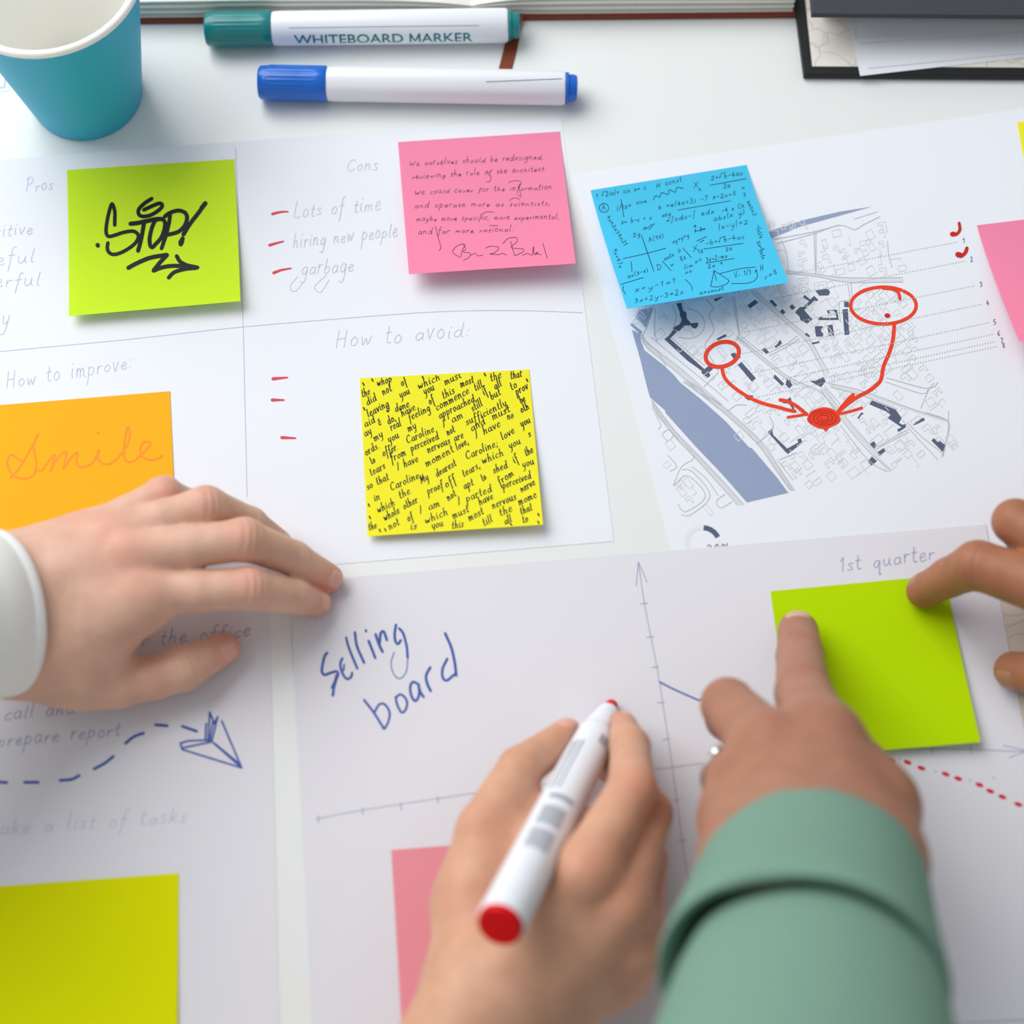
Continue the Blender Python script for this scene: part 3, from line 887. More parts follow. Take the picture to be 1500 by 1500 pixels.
ik.dot(*G([(1135, 610)])[0], 4.2, 5.4, .4)
ik.build('lettering', M['ink_black'], o, 'black brush lettering reading STOP with an arrow')

# pink note with the fine handwriting
o, sf = note([(583, 208), (820, 192.6), (843.6, 386), (599, 401.5)], M['n_pink'], 'pink sticky note filled with fine dark handwriting and a signature', 0.5, 9.0, 11.0, 1.7, 0.5)
ik = Ink(sf)
G = lambda x, y: (570 + x / 5.172, 180 + y / 5.172)
for i, (t, a, b, xh) in enumerate((('We ourselves should be redesigned,', (150, 322), (1175, 262), 4.4), ('reviewing the role of the architect', (172, 418), (1180, 350), 4.4),
                                   ('We could cover for the information', (188, 537), (1240, 485), 4.6), ('and operate more as scientists,', (190, 640), (1230, 607), 4.6),
                                   ('maybe more specific, more experimental,', (205, 740), (1295, 712), 4.4), ('and far more rational.', (218, 840), (950, 812), 4.6))):
    ik.text(t, G(*a), G(*b), xh * .85, 0.62, seed=30 + i, slant=0.25, jitter=0.16)
for a in ([(350, 780), (375, 880), (392, 940), (378, 962)], [(905, 440), (950, 425), (1000, 435), (985, 480), (1000, 545), (975, 530)],
          [(912, 575), (950, 555), (990, 565)], [(690, 690), (740, 665), (790, 668)], [(760, 770), (820, 770)], [(740, 355), (770, 400), (760, 435), (735, 435)],
          [(540, 1020), (555, 960), (575, 915), (520, 925), (480, 975), (530, 1015)], [(560, 920), (580, 950), (560, 975), (615, 985), (600, 1020), (560, 1040)],
          [(620, 1000), (650, 985), (670, 1005), (710, 1000)], [(730, 945), (770, 930), (830, 940), (800, 980), (760, 990), (830, 995), (860, 985), (890, 1000)],
          [(920, 890), (935, 950), (950, 1000)], [(860, 910), (900, 870), (960, 860), (970, 890), (925, 940), (1015, 950), (1010, 975), (950, 1005)],
          [(1010, 1000), (1050, 985), (1080, 1000), (1095, 930), (1098, 995), (1130, 975), (1105, 985), (1150, 995)], [(1165, 905), (1180, 960), (1198, 1025)]):
    ik.line([G(*q) for q in a], 0.75)
ik.build('lettering', M['ink_thin'], o, kind='stuff')

# yellow note with the calligraphic script
o, sf = note([(526.7, 554), (775, 541), (795.5, 768.5), (538.5, 785.6)], M['n_yellow'], 'yellow sticky note covered in slanted black calligraphic script', 0.5, 3.0, 5.5)
ik = Ink(sf)
G = lambda x, y: (500 + x / 4.6875, 520 + y / 4.6875)
WORDS = '''the 145 290 205 265|whop 250 215 355 180|of 420 215 460 190|did 180 345 250 305|not 290 275 355 240|which 535 235 690 165|must 718 205 835 150|the 1030 180 1110 150|that 1165 165 1245 145
leaving 185 425 335 345|you 410 295 480 260|you 575 270 650 235|this 705 300 790 255|most 825 220 920 185|aid 165 495 240 455|& 315 395 345 380|done. 375 390 490 345|of 612 340 650 315|commence 660 380 890 255|till 925 245 980 215|if 985 275 1012 255|all 1060 235 1110 205|to 1170 240 1215 215
ay 165 560 215 530|& 262 485 288 470|do, 325 475 385 440|have 420 420 520 370|feeling 470 450 620 375|approached, 680 435 940 305|but 1035 305 1105 265|prov 1205 270 1290 225|my 230 590 295 550|real 345 515 420 480|my 465 525 525 495|still 905 385 980 340|sufficiently 865 480 1145 340|be 1235 330 1270 310
ords. 170 690 270 630|you 330 600 405 560|Caroline 455 605 650 520|I am 705 495 850 420|and 900 520 1000 465|must 1045 440 1170 380|oth 1240 395 1295 360|to 210 750 240 730|offer. 290 695 400 640|from 345 730 455 680|perceived 485 660 680 570|not 735 550 790 520|I have 930 570 1105 480|no 1145 440 1190 425
tears 205 830 310 770|nervous are 600 670 850 560|you 1240 490 1305 455|so that 180 925 335 850|I have 390 790 540 725|moment 590 765 785 655|love, 800 650 885 600|love 1110 580 1200 525|s 1290 560 1310 550|in 230 1005 275 985|Caroline 345 930 545 840|My 555 880 610 850|dearest 660 835 800 750|Caroline; 865 715 1085 615|you 1160 640 1240 600
which 255 1085 375 1025|the 405 985 485 945|proof 600 955 710 905|off 725 910 800 860|tears, 845 835 965 765|which 975 745 1125 680|the 1270 690 1325 660|whole 300 1140 410 1080|other 435 1060 535 1005|not 740 1000 800 960|apt 850 920 920 885|to 975 865 1005 845|shed. 1050 810 1165 760|if 1192 740 1225 715|you 1250 770 1330 740
the 190 1205 250 1185|not 335 1200 410 1160|of 465 1145 505 1120|I am 545 1090 690 1030|I parted 810 1030 1045 930|from 1090 890 1195 815|which 585 1160 745 1090|have 955 1030 1055 980|perceived 1115 915 1310 840|must 775 1125 890 1070|most 885 1140 990 1085|nervous 1045 1055 1210 985|nerve 1240 940 1340 885
you 630 1195 710 1170|this 765 1195 850 1178|till 985 1175 1050 1140|the 1095 1105 1185 1065|mome 1225 1030 1350 970|all 1130 1165 1180 1140|that 1235 1095 1320 1060|to 1250 1155 1290 1140|is 480 1200 530 1190'''
for i, wdef in enumerate(WORDS.replace('\n', '|').split('|')):
    p = wdef.rsplit(' ', 4)
    x0, y0, x1, y1 = [float(k) for k in p[1:]]
    ik.text(p[0], G(x0, y0), G(x1, y1), 5.9, 1.75, nib=0.75, seed=60 + i, slant=0.18, jitter=0.03)
for x, y in ((148, 200), (210, 172), (152, 368), (985, 135), (185, 1030), (192, 1115), (262, 1205), (300, 1200), (1350, 1095), (1272, 172), (560, 155), (1165, 1165), (1350, 1150)):
    ik.line([G(x, y - 8), G(x + 8, y + 8)], 2.2)
ik.build('lettering', M['ink_black'], o, kind='stuff')

# blue note with formulas
o, sf = note([(865, 278.6), (1093.5, 241.4), (1155.5, 414), (918.5, 452)], M['n_blue'], 'sky blue sticky note covered in small handwritten formulas', 0.5, 17.0, 17.0, 1.5)
ik = Ink(sf)
G = lambda x, y: (860 + x / 4.839, 230 + y / 4.839)
for i, (t, x0, y0, x1, y1, xh) in enumerate((
        ('1 ^2(x)+ sin x= c', 65, 282, 420, 225, 4), ('H const', 490, 215, 675, 165, 4), ('X', 755, 215, 800, 205, 5), ('n', 790, 230, 815, 225, 3), ('2+^b-4ac', 878, 158, 1110, 122, 4.4), ('2a', 970, 212, 1022, 200, 4),
        ('x', 1098, 215, 1128, 210, 3.4), ('3', 1110, 270, 1135, 265, 3.6), ('A', 104, 366, 140, 360, 4), ('(/)x=', 210, 370, 320, 345, 5), ('sine', 350, 325, 425, 308, 3.6), ('e =e(4x+3) -7 x-2x+5', 505, 358, 1065, 255, 4.2),
        ('x= b-c + x   any', 245, 462, 600, 400, 4), ('=$cdx-$ edx', 560, 450, 910, 380, 4.4), ('-4 x Cn', 960, 380, 1125, 340, 4.4), ('abs(x y)', 900, 438, 1130, 385, 4.2), ('|x-y|=2', 935, 500, 1155, 455, 4.8),
        ('2y', 330, 555, 385, 535, 4.4), ('a', 400, 500, 430, 490, 4), ('A(9x)', 440, 590, 550, 550, 4.6), ('xy+y=y', 610, 600, 730, 545, 4), ('4', 758, 488, 785, 480, 3.8), ('1-3x', 765, 522, 845, 498, 3.6),
        ('-b+^b-4ac', 845, 612, 1125, 560, 4.4), ('2a', 985, 655, 1035, 642, 4.2), ('X', 755, 660, 800, 640, 5.6), ('12', 790, 670, 830, 660, 3), ('cos2x', 550, 722, 620, 685, 3.4), ('D', 500, 795, 540, 780, 4.8), ('x', 595, 765, 620, 755, 3.4),
        ('0', 648, 665, 672, 655, 3.4), ('8x', 668, 730, 710, 705, 4.4), ('lim', 690, 785, 760, 765, 4.4), ('x-1', 770, 745, 815, 725, 3.4), ('3x+2-mx', 845, 735, 1000, 700, 4), ('2x 9', 858, 780, 970, 750, 3.8),
        ('ax(3-x)', 290, 850, 440, 800, 4), ('x+y-1=1', 340, 955, 640, 885, 5), ('3x+2y-3=2x', 335, 1035, 690, 965, 5), ('V- 1/3 x H', 1045, 850, 1260, 795, 4.4), ('r=8', 1265, 870, 1360, 815, 4.8), ('a=const', 795, 975, 970, 940, 3.2), ('oo', 695, 820, 750, 805, 2.8))):
    ik.text(t, G(x0, y0), G(x1, y1), xh * .85, 0.7, seed=200 + i, slant=0.2, jitter=0.1)
for i, (t, x0, y0, x1, y1) in enumerate((('4xn2x34n21', 140, 410, 270, 620), ('9x+47x', 185, 640, 235, 780), ('ax5n2', 1135, 300, 1190, 410), ('=(x)/4', 1205, 470, 1225, 570), ('Xa=0', 1205, 590, 1240, 660), ('onts', 1225, 650, 1245, 720))):
    ik.text(t, G(x0, y0), G(x1, y1), 3.2, 0.7, seed=300 + i, slant=0.0, jitter=0.1)
for a in ([(870, 192), (1130, 145)], [(645, 362), (1020, 296)], [(830, 638), (1110, 598)], [(765, 512), (840, 490)], [(845, 742), (1045, 708)], [(385, 535), (475, 800)], [(260, 705), (410, 672), (560, 632)],
          [(240, 290), (262, 410)], [(680, 632), (740, 700)], [(535, 725), (595, 795)], [(240, 895), (400, 845)], [(262, 905), (255, 930), (275, 968)], [(695, 860), (735, 905), (745, 945)],
          [(470, 295), (485, 265), (515, 275), (525, 245), (575, 255), (580, 225), (625, 240), (635, 210), (680, 215)], [(440, 500), (480, 455)], [(425, 490), (465, 460)],
          [(900, 795), (875, 915)], [(900, 795), (1005, 870)], [(875, 915), (930, 918), (990, 895), (1005, 870)], [(900, 795), (915, 870)], [(940, 820), (1080, 785), (1195, 772)], [(1200, 790), (1205, 850), (1150, 890), (1020, 895)],
          [(780, 580), (850, 548)], [(800, 590), (830, 575)], [(315, 730), (320, 800)]):
    ik.line([G(*q) for q in a], 0.9)
ik.line([G(120 + 33 * math.cos(t), 350 + 30 * math.sin(t)) for t in np.linspace(0, 6.1, 14)], 0.9)
ik.build('lettering', M['ink_math'], o, kind='stuff')

# orange note
o, sf = note([(-8, 594), (249, 573), (259, 822), (-14, 846)], M['n_orange'], 'orange sticky note with the cursive word smile beside the white cuff', 0.5, 0.6, 0.8)
ik = Ink(sf)
G = lambda p: crop(0, 610, 6.0, p)
for a in ([(330, 155), (310, 200), (295, 270), (315, 360), (318, 430), (290, 510), (220, 540), (130, 520), (75, 450), (65, 380), (95, 330), (140, 355), (200, 385), (250, 310), (300, 220), (335, 150)],
          [(205, 390), (150, 470), (90, 535)], [(330, 465), (375, 460), (430, 380), (480, 330), (465, 400), (440, 480), (500, 370), (575, 300), (580, 350), (560, 450), (620, 360), (680, 310), (670, 380), (690, 430), (750, 435), (820, 390), (870, 290),
           (860, 360), (900, 405), (960, 410), (1040, 350), (1120, 240), (1140, 130), (1120, 90), (1100, 180), (1085, 320), (1110, 385), (1170, 385), (1250, 320), (1320, 240), (1310, 215), (1260, 225), (1230, 280), (1250, 345), (1320, 375), (1390, 360), (1430, 335)]):
    ik.line(G(a), 3.0)
ik.dot(*G([(862, 143)])[0], 2.2)
ik.build('lettering', M['ink_orange'], o)

note([(1128.6, 866), (1384, 842), (1436.6, 1087), (1163, 1110)], M['n_green'], 'plain yellow-green sticky note held down by two fingertips', 1.0, 2.0, 5.0)
note([(-12, 1299), (262, 1279), (259, 1560), (-20, 1590)], M['n_acid'], 'blank acid yellow sticky note in the lower left corner', 0.5, 1.5, 1.5)
note([(573, 1245), (836, 1225), (860, 1480), (588, 1500)], M['n_rose'], 'blank rose pink sticky note half under the writing hand', 1.0, 1.5, 2.0)
note([(1431, 330), (1660, 302), (1720, 470), (1493, 500)], M['n_pink'], 'blank pink sticky note at the right edge beside the map', 0.5, 14.0, 12.0, 1.4)
note([(1490, 179), (1720, 155), (1770, 350), (1530, 372)], M['n_yellow'], 'sliver of a yellow sticky note at the upper right edge', 0.5, 4.0, 4.0)

# ------------------------------------------------------------------ paper cup
m_cup = mat('teal_cup_card', rgb(40, 172, 206), 0.5, 0.35, noise=0.05, nscale=25, bump=0.02)
m_cupin = mat('white_cup_lining', rgb(250, 250, 245), 0.4, 0.4, noise=0.01)
cup = empty('paper_cup', 'teal paper cup with white inside standing at upper left', 'cup')
cb = P(128, 140, 0)
HC, RB, RT = 84.0, 26.5, 41.5
b = MB()
b.lathe(cb, (0, 0, 1), (0, 1, 0), [(0.2, RB - 2), (0.2, RB - .3), (0.8, RB), (30, RB + (RT - RB) * .355), (60, RB + (RT - RB) * .71), (HC - 1, RT - .2), (HC - 1, RT - 1)], 64, cap1=False)
auto_smooth(b.build('cup_wall', m_cup, cup))
b = MB()
b.lathe(cb, (0, 0, 1), (0, 1, 0), [(7, 0.5), (7, RB - .6), (8.2, RB - .1), (12, RB + .7), (45, RB + (RT - RB) * .5), (HC - 1, RT - 1)], 64, cap1=False)
auto_smooth(b.build('cup_lining', m_cupin, cup))
b = MB()
rr = []
for i in range(65):
    g = 2 * math.pi * i / 64
    e = np.array([math.cos(g), math.sin(g), 0])
    rr.append([cb + e * (RT - .2 + 1.9 * math.cos(k)) + np.array([0, 0, HC + 1.7 * math.sin(k)]) for k in np.linspace(0, 2 * math.pi, 13)[:-1]])
b.rings(rr, cap0=False, cap1=False)
auto_smooth(b.build('rolled_rim', m_cupin, cup), 80)
b = MB()
b.lathe(cb, (0, 0, 1), (0, 1, 0), [(7.2, RB - 5.2), (7.6, RB - 5), (7.6, RB - 4.4), (7.2, RB - 4.2)], 48, cap0=False, cap1=False)
auto_smooth(b.build('base_crease', m_cupin, [k for k in cup.children if k.name.startswith('cup_lining')][0]))

# ------------------------------------------------------------------ markers
m_white = mat('white_marker_plastic', rgb(236, 240, 248), 0.35, 0.5, noise=0.01, coat=0.1)
m_tealp = mat('teal_plastic', rgb(8, 128, 130), 0.3, 0.5, noise=0.03, coat=0.15)
m_bluep = mat('blue_plastic', rgb(0, 102, 206), 0.3, 0.5, noise=0.03, coat=0.15)
m_redp = mat('red_plastic', rgb(216, 0, 6), 0.45, 0.2, noise=0.03)
m_print = mat('teal_print', rgb(16, 122, 128), 0.5, 0.3, noise=0.02)
m_gprint = mat('grey_print', rgb(164, 168, 178), 0.5, 0.3, noise=0.15, nscale=600)
m_gline = mat('thin_dark_print', rgb(70, 76, 88), 0.5, 0.3, noise=0.05)


def on_tube(a, ax, up, pts, r):
    """(t along axis, s along circumference) -> point on a tube"""
    side = np.cross(ax, up)
    return [a + ax * t + (up * math.cos(s / r) + side * math.sin(s / r)) * r for t, s in pts]


def strip(b, a, ax, up, t0, t1, s0, s1, r, n=6):
    rows = [on_tube(a, ax, up, [(t0, s0 + (s1 - s0) * k / n), (t1, s0 + (s1 - s0) * k / n)], r) for k in range(n + 1)]
    v = [p for q in rows for p in q]
    b.add(v, [(2 * k, 2 * k + 1, 2 * k + 3, 2 * k + 2) for k in range(n)])


def brl(o_):
    return [k for k in o_.children if k.name.startswith('barrel')][0]


def marker(a_px, b_px, cap_px, plug_px, mc, label, flatn=0):
    R = 8.5
    a, e = P(*a_px, R), P(*b_px, R)
    ax = (e - a)
    L = np.linalg.norm(ax)
    ax = ax / L
    up = np.array([0, 0, 1.0])
    d = lambda px: np.linalg.norm(P(px[0], px[1], R) - a)
    c, p = d(cap_px), d(plug_px)
    o = empty('whiteboard_marker', label, 'marker', 'markers')
    bd = MB()
    hexf = (lambda i, g: 1 - 0.028 * (1 - math.cos(6 * g)) / 2) if flatn else None
    bd.lathe(a, ax, up, [(c - 3, R - 1.5), (c + .2, R - .9), (c + .6, R - .5), (c + 4, R - .25), (p - 2, R - .25), (p - .6, R - .7), (p, R - 1.6)], 48, hexf)
    auto_smooth(bd.build('barrel', m_white, o))
    cp = MB()
    rib = lambda i, g: 1 - (0.03 * (0.5 - 0.5 * math.cos(26 * g)) if 4 <= i <= 7 else 0)
    cp.lathe(a, ax, up, [(0.0, R - 3), (0.25, R - 1.4), (1.2, R - .55), (4.6, R - .35), (5.2, R - .15), (6, R), (c * .55, R), (c - 6, R), (c - 5, R), (c - .5, R), (c, R - .3), (c, R - 2)], 104, rib)
    auto_smooth(cp.build('cap', mc, o), 50)
    pg = MB()
    pg.lathe(a, ax, up, [(p - 1, R - 3), (p + .1, R - 1.1), (p + 1.2, R - 1.1), (p + 1.4, R - 2.1), (L - 2.2, R - 2.1), (L - .5, R - 2.6), (L, R - 4), (L, 0.6)], 40)
    auto_smooth(pg.build('end_plug', mc, o), 40)
    return o, a, ax, up, R, c, p, L


o, a, ax, up, R, c, p, L = marker((301, 43), (762, 37), (399, 41), (745, 37), m_tealp, 'whiteboard marker with teal cap lying below the open book')
side = np.cross(ax, up)
sgn = 1.0 if side[1] < 0 else -1.0     # towards the viewer
fc = bpy.data.curves.new('marker_text', 'FONT')
fc.body = 'WHITEBOARD MARKER'
fc.size = 1.0
fc.resolution_u = 3
fc.offset = 0.01
fo = bpy.data.objects.new('marker_text', fc)
C.objects.link(fo)
bpy.context.view_layer.update()
tm = bpy.data.meshes.new_from_object(fo.evaluated_get(bpy.context.evaluated_depsgraph_get()))
import bmesh
bmt = bmesh.new()
bmt.from_mesh(tm)
bmesh.ops.triangulate(bmt, faces=bmt.faces[:])
for k in range(1, 12):
    bmesh.ops.bisect_plane(bmt, geom=bmt.verts[:] + bmt.edges[:] + bmt.faces[:], plane_co=(0, k * 0.065, 0), plane_no=(0, 1, 0))
bmt.to_mesh(tm)
bmt.free()
tv = np.array([v.co[:] for v in tm.vertices])
tf = [tuple(q.vertices) for q in tm.polygons]
bpy.data.objects.remove(fo)
bpy.data.curves.remove(fc)
# the M is laid out from four clean strokes
par = list(range(len(tv)))


def root_(i):
    while par[i] != i:
        par[i] = par[par[i]]
        i = par[i]
    return i


for q in tf:
    for k in q[1:]:
        par[root_(k)] = root_(q[0])
comp = {}
for i in range(len(tv)):
    comp.setdefault(root_(i), []).append(i)
cs_ = sorted(comp.values(), key=lambda c_: tv[c_, 0].min())
mset = set(cs_[10])
mx0, mx1, my0, my1 = tv[cs_[10], 0].min(), tv[cs_[10], 0].max(), tv[cs_[10], 1].min(), tv[cs_[10], 1].max()
tf = [q for q in tf if q[0] not in mset]
tv = list(map(tuple, tv))
sw = (mx1 - mx0) * 0.17
mm = (mx0 + mx1) / 2
for (xa, ya_, xb, yb_) in ((mx0, my0, mx0, my1), (mx1 - sw, my0, mx1 - sw, my1), (mx0, my1, mm - sw / 2, my0 + .15 * (my1 - my0)), (mx1 - sw, my1, mm - sw / 2, my0 + .15 * (my1 - my0))):
    k0 = len(tv)
    for j in range(9):
        t_ = j / 8
        tv += [(xa + (xb - xa) * t_, ya_ + (yb_ - ya_) * t_, 0), (xa + (xb - xa) * t_ + sw, ya_ + (yb_ - ya_) * t_, 0)]
    tf += [(k0 + 2 * j, k0 + 2 * j + 1, k0 + 2 * j + 3, k0 + 2 * j + 2) for j in range(8)]
tv = np.array(tv)
tv[:, 0] -= tv[:, 0].min()
W_ = 86.0
kx = W_ / tv[:, 0].max()
ky = 7.6
pts = [(c + 11 + q[0] * kx, sgn * (14.2 - q[1] * ky)) for q in tv]
tx = mesh('lettering', on_tube(a, ax, up, pts, R - .13), tf, m_print, brl(o))
tx['label'] = 'teal printed words whiteboard marker'
b = MB()
strip(b, a, ax, up, c + 9, c + 100, sgn * 5.4, sgn * 5.6, R - .13, 2)
b.build('printed_rule', m_print, brl(o))
o, a, ax, up, R, c, p, L = marker((379, 121), (846, 129), (479, 122), (829, 128), m_bluep, 'whiteboard marker with blue cap lying nearest the sheets', 6)
b = MB()
side = np.cross(ax, up)
sgn = 1.0 if side[1] < 0 else -1.0
s0 = [(c + 76 + 36 * k / 8, sgn * (3.2 - 2.2 * k / 8)) for k in range(9)]
v = []
for t, s in s0:
    v += on_tube(a, ax, up, [(t, s - .12), (t, s + .12)], R - .12)
b.add(v, [(2 * k, 2 * k + 1, 2 * k + 3, 2 * k + 2) for k in range(8)])
b.build('thin_printed_line', m_gline, brl(o))

# held red marker
o = empty('whiteboard_marker', 'white marker with red tip and red end in the writing hand', 'marker', 'markers')
MT, ME = P(898, 1029, 2.0), P(733, 1354, 102)
ax = ME - MT
L = np.linalg.norm(ax)
ax /= L
up = np.array([0, 0, 1.0]) - ax * ax[2]
up /= np.linalg.norm(up)
R = 8.6
b = MB()
b.lathe(MT, ax, up, [(8, 1), (8, 4.2), (9, 4.5), (22, 6.6), (24, 6.8), (27, 7.1), (28.5, 7.9), (31, 8.1), (60, 8.4), (L - 4, R), (L - 1.6, R), (L - .6, R - .5), (L - .6, 2)], 40)
auto_smooth(b.build('barrel', m_white, o), 30)
b = MB()
b.lathe(MT, ax, up, [(0.2, .6), (0.5, 1.6), (2, 2.6), (5, 3.0), (9, 3.0)], 24)
auto_smooth(b.build('nib', m_redp, o), 50)
b = MB()
b.lathe(MT, ax, up, [(L - 3, R - 2), (L - .8, R - .7), (L + .8, R - .8), (L + 1.8, R - 1.6), (L + 2.0, 1)], 40)
auto_smooth(b.build('end_plug', m_redp, o), 40)
b = MB()
side = np.cross(ax, up)
for t0, t1 in ((92, 104), (107, 119)):
    for s in np.arange(-4.2, 4.3, 1.2):
        strip(b, MT, ax, up, t0, t1, s, s + .75, R + .03, 1)
strip(b, MT, ax, up, 84, 87, -5, 5, R - .02, 6)
strip(b, MT, ax, up, 36, 42, -6.5, -2.5, 8.32, 4)
for s in (2.5, 4.5, 6.5):
    strip(b, MT, ax, up, 45, 80, s, s + .8, 8.53, 1)
b.build('printed_block', m_gprint, brl(o))

# ------------------------------------------------------------------ open book
m_page = mat('cream_page_paper', rgb(240, 239, 232), 0.8, 0.15, noise=0.02, nscale=20)
m_brown = mat('brown_leather_cover', rgb(122, 48, 24), 0.45, 0.4, noise=0.15, nscale=120, bump=0.08)
m_ribbon = mat('brown_ribbon', rgb(128, 62, 36), 0.6, 0.3, noise=0.1, nscale=150)
book = empty('open_book', 'open book with cream pages and brown cover along the top', 'book')
x0, x1 = P(-20, 36)[0], P(1172, 27)[0]
ya, yb = P(207, 36)[1], P(1163, 27)[1]
sl = (yb - ya) / (P(1163, 27)[0] - P(207, 36)[0])
yl = lambda x: ya + (x - P(207, 36)[0]) * sl
xm = P(690, 10, 10)[0]
DB = 215.0
b = MB()
for (u0, u1) in ((x0, x1),):
    b.prism([(u0, yl(u0)), (u1, yl(u1)), (u1 - 0, yl(u1) + DB), (u0, yl(u0) + DB)], 0.2, 3.0)
b.build('cover', m_brown, book)


def block(xa, xb, flip):
    """stack of pages: rises from the gutter, front edge layered"""
    nx, lay = 26, 12
    for k in range(lay):
        b = MB()
        v, f = [], []
        zt = (k + 1) / lay
        zb = k / lay
        for j, z in enumerate((zb, zt - .03)):
            for e in (0, 1):
                for i in range(nx + 1):
                    t = i / nx                   # 0 at gutter, 1 at fore edge
                    x = xa + (xb - xa) * t
                    prof = 3.2 + 10.5 * (1 - math.exp(-t * 9)) * (1 - .25 * t)
                    yy = yl(x) + 1.6 + (.5 * ((k * 7) % 4)) + (DB - 10) * e + 2.5 * math.exp(-t * 14)
                    v.append((x, yy, 3.0 + prof * z * .98 + .04))
        n1 = nx + 1
        for i in range(nx):
            f.append((i, i + 1, 2 * n1 + i + 1, 2 * n1 + i))                       # front edge
            f.append((2 * n1 + i, 2 * n1 + i + 1, 3 * n1 + i + 1, 3 * n1 + i))     # top
            f.append((n1 + i, i, i + 1, n1 + i + 1)[::-1])
            f.append((n1 + i, n1 + i + 1, 3 * n1 + i + 1, 3 * n1 + i)[::-1])
        f.append((0, 2 * n1, 3 * n1, n1))
        f.append((nx, n1 + nx, 3 * n1 + nx, 2 * n1 + nx))
        b.add(v, f)
        auto_smooth(b.build('page_bundle', m_page, book), 40)


block(xm, x0 + 5, True)
block(xm, x1 - 4, False)
b = MB()
rp = [P(757, 20, 3.4), P(752, 52, .5), P(747, 75, .35), P(741, 98, .3), P(738, 112, .3)]
v = []
for q in rp:
    v += [q + (-3.3, 0, 0), q + (3.3, 0, 0)]
for q in rp:
    v += [q + (-3.3, 0, -.25), q + (3.3, 0, -.25)]
n = len(rp)
f = []
for i in range(n - 1):
    f += [(2 * i, 2 * i + 1, 2 * i + 3, 2 * i + 2), (2 * n + 2 * i, 2 * n + 2 * i + 2, 2 * n + 2 * i + 3, 2 * n + 2 * i + 1),
          (2 * i, 2 * i + 2, 2 * n + 2 * i + 2, 2 * n + 2 * i), (2 * i + 1, 2 * n + 2 * i + 1, 2 * n + 2 * i + 3, 2 * i + 3)]
b.add(v, f)
b.build('bookmark_ribbon', m_ribbon, book)

# ------------------------------------------------------------------ black notebook
m_blk = mat('black_cover', rgb(30, 32, 36), 0.5, 0.35, noise=0.1, nscale=150, bump=0.06)
m_top = mat('charcoal_cover', rgb(64, 65, 72), 0.6, 0.3, noise=0.08, nscale=200, bump=0.06)
m_marb = bpy.data.materials.new('marbled_endpaper')
m_marb.use_nodes = True
nt = m_marb.node_tree
bs = nt.nodes['Principled BSDF']
bs.inputs['Roughness'].default_value = 0.75
tc = nt.nodes.new('ShaderNodeTexCoord')
vo = nt.nodes.new('ShaderNodeTexVoronoi')
vo.feature = 'DISTANCE_TO_EDGE'
vo.inputs['Scale'].default_value = 55
nz = nt.nodes.new('ShaderNodeTexNoise')
nz.inputs['Scale'].default_value = 60
nt.links.new(tc.outputs['Object'], nz.inputs['Vector'])
ad = nt.nodes.new('ShaderNodeMix')
ad.data_type = 'RGBA'
ad.inputs[0].default_value = 0.03
nt.links.new(tc.outputs['Object'], ad.inputs[6])
nt.links.new(nz.outputs['Color'], ad.inputs[7])
nt.links.new(ad.outputs[2], vo.inputs['Vector'])
cr = nt.nodes.new('ShaderNodeValToRGB')
cr.color_ramp.elements[0].position = 0.0
cr.color_ramp.elements[0].color = rgb(202, 197, 190)
cr.color_ramp.elements[1].position = 0.05
cr.color_ramp.elements[1].color = rgb(228, 224, 217)
nt.links.new(vo.outputs['Distance'], cr.inputs[0])
nt.links.new(cr.outputs[0], bs.inputs['Base Color'])
nb = empty('black_notebook', 'black hardcover notebook with marbled endpaper at upper right', 'notebook')


def board(px, z0, z1, name, m, parent, bev=0.6):
    q = [P(x, y, z1)[:2] for x, y in px]
    cen = sum(q) / len(q)
    rr = []
    for ins, z in ((bev, z0), (0, z0 + bev), (0, z1 - bev), (bev, z1)):
        rr.append([tuple(p + (cen - p) / np.linalg.norm(cen - p) * ins) + (z,) for p in q])
    b = MB()
    b.rings(rr)
    return b.build(name, m, parent)


board([(1178, 109), (1760, 113), (1745, -420), (1112, -400)], 0.3, 4.0, 'back_cover', m_blk, nb)
board([(1190, 97), (1740, 100), (1730, -400), (1138, -390)], 4.02, 4.3, 'endpaper', m_marb, nb, 0.05)
board([(1189, 21), (1790, 26), (1790, -460), (1150, -460)], 22.0, 25.0, 'front_cover', m_top, nb, 0.8)
bb = MB()
for k in range(10):
    q = [P(x, y, 21)[:2] for x, y in ((1205 + (k % 3) * 2, -4 - (k % 2) * 3), (1780, 2), (1780, -440), (1165, -440))]
    bb.prism(q, 8.5 + 1.3 * k, 8.5 + 1.3 * k + 1.15)
bb.build('page_block', m_page, nb)
for k, (q, z) in enumerate((([(1260, 111), (1700, 62), (1680, -380), (1165, -360)], 4.6), ([(1271, 100), (1700, 58), (1680, -380), (1185, -360)], 4.95), ([(1258, 63), (1700, 30), (1690, -380), (1190, -360)], 5.7))):
    zq = [P(x, y, z)[:2] for x, y in q]
    s_ = sheet('loose_sheet', zq, z, M['paper'], ('lowest', 'middle', 'topmost')[k] + ' white sheet tucked inside the black notebook', 'sheets inside the notebook')

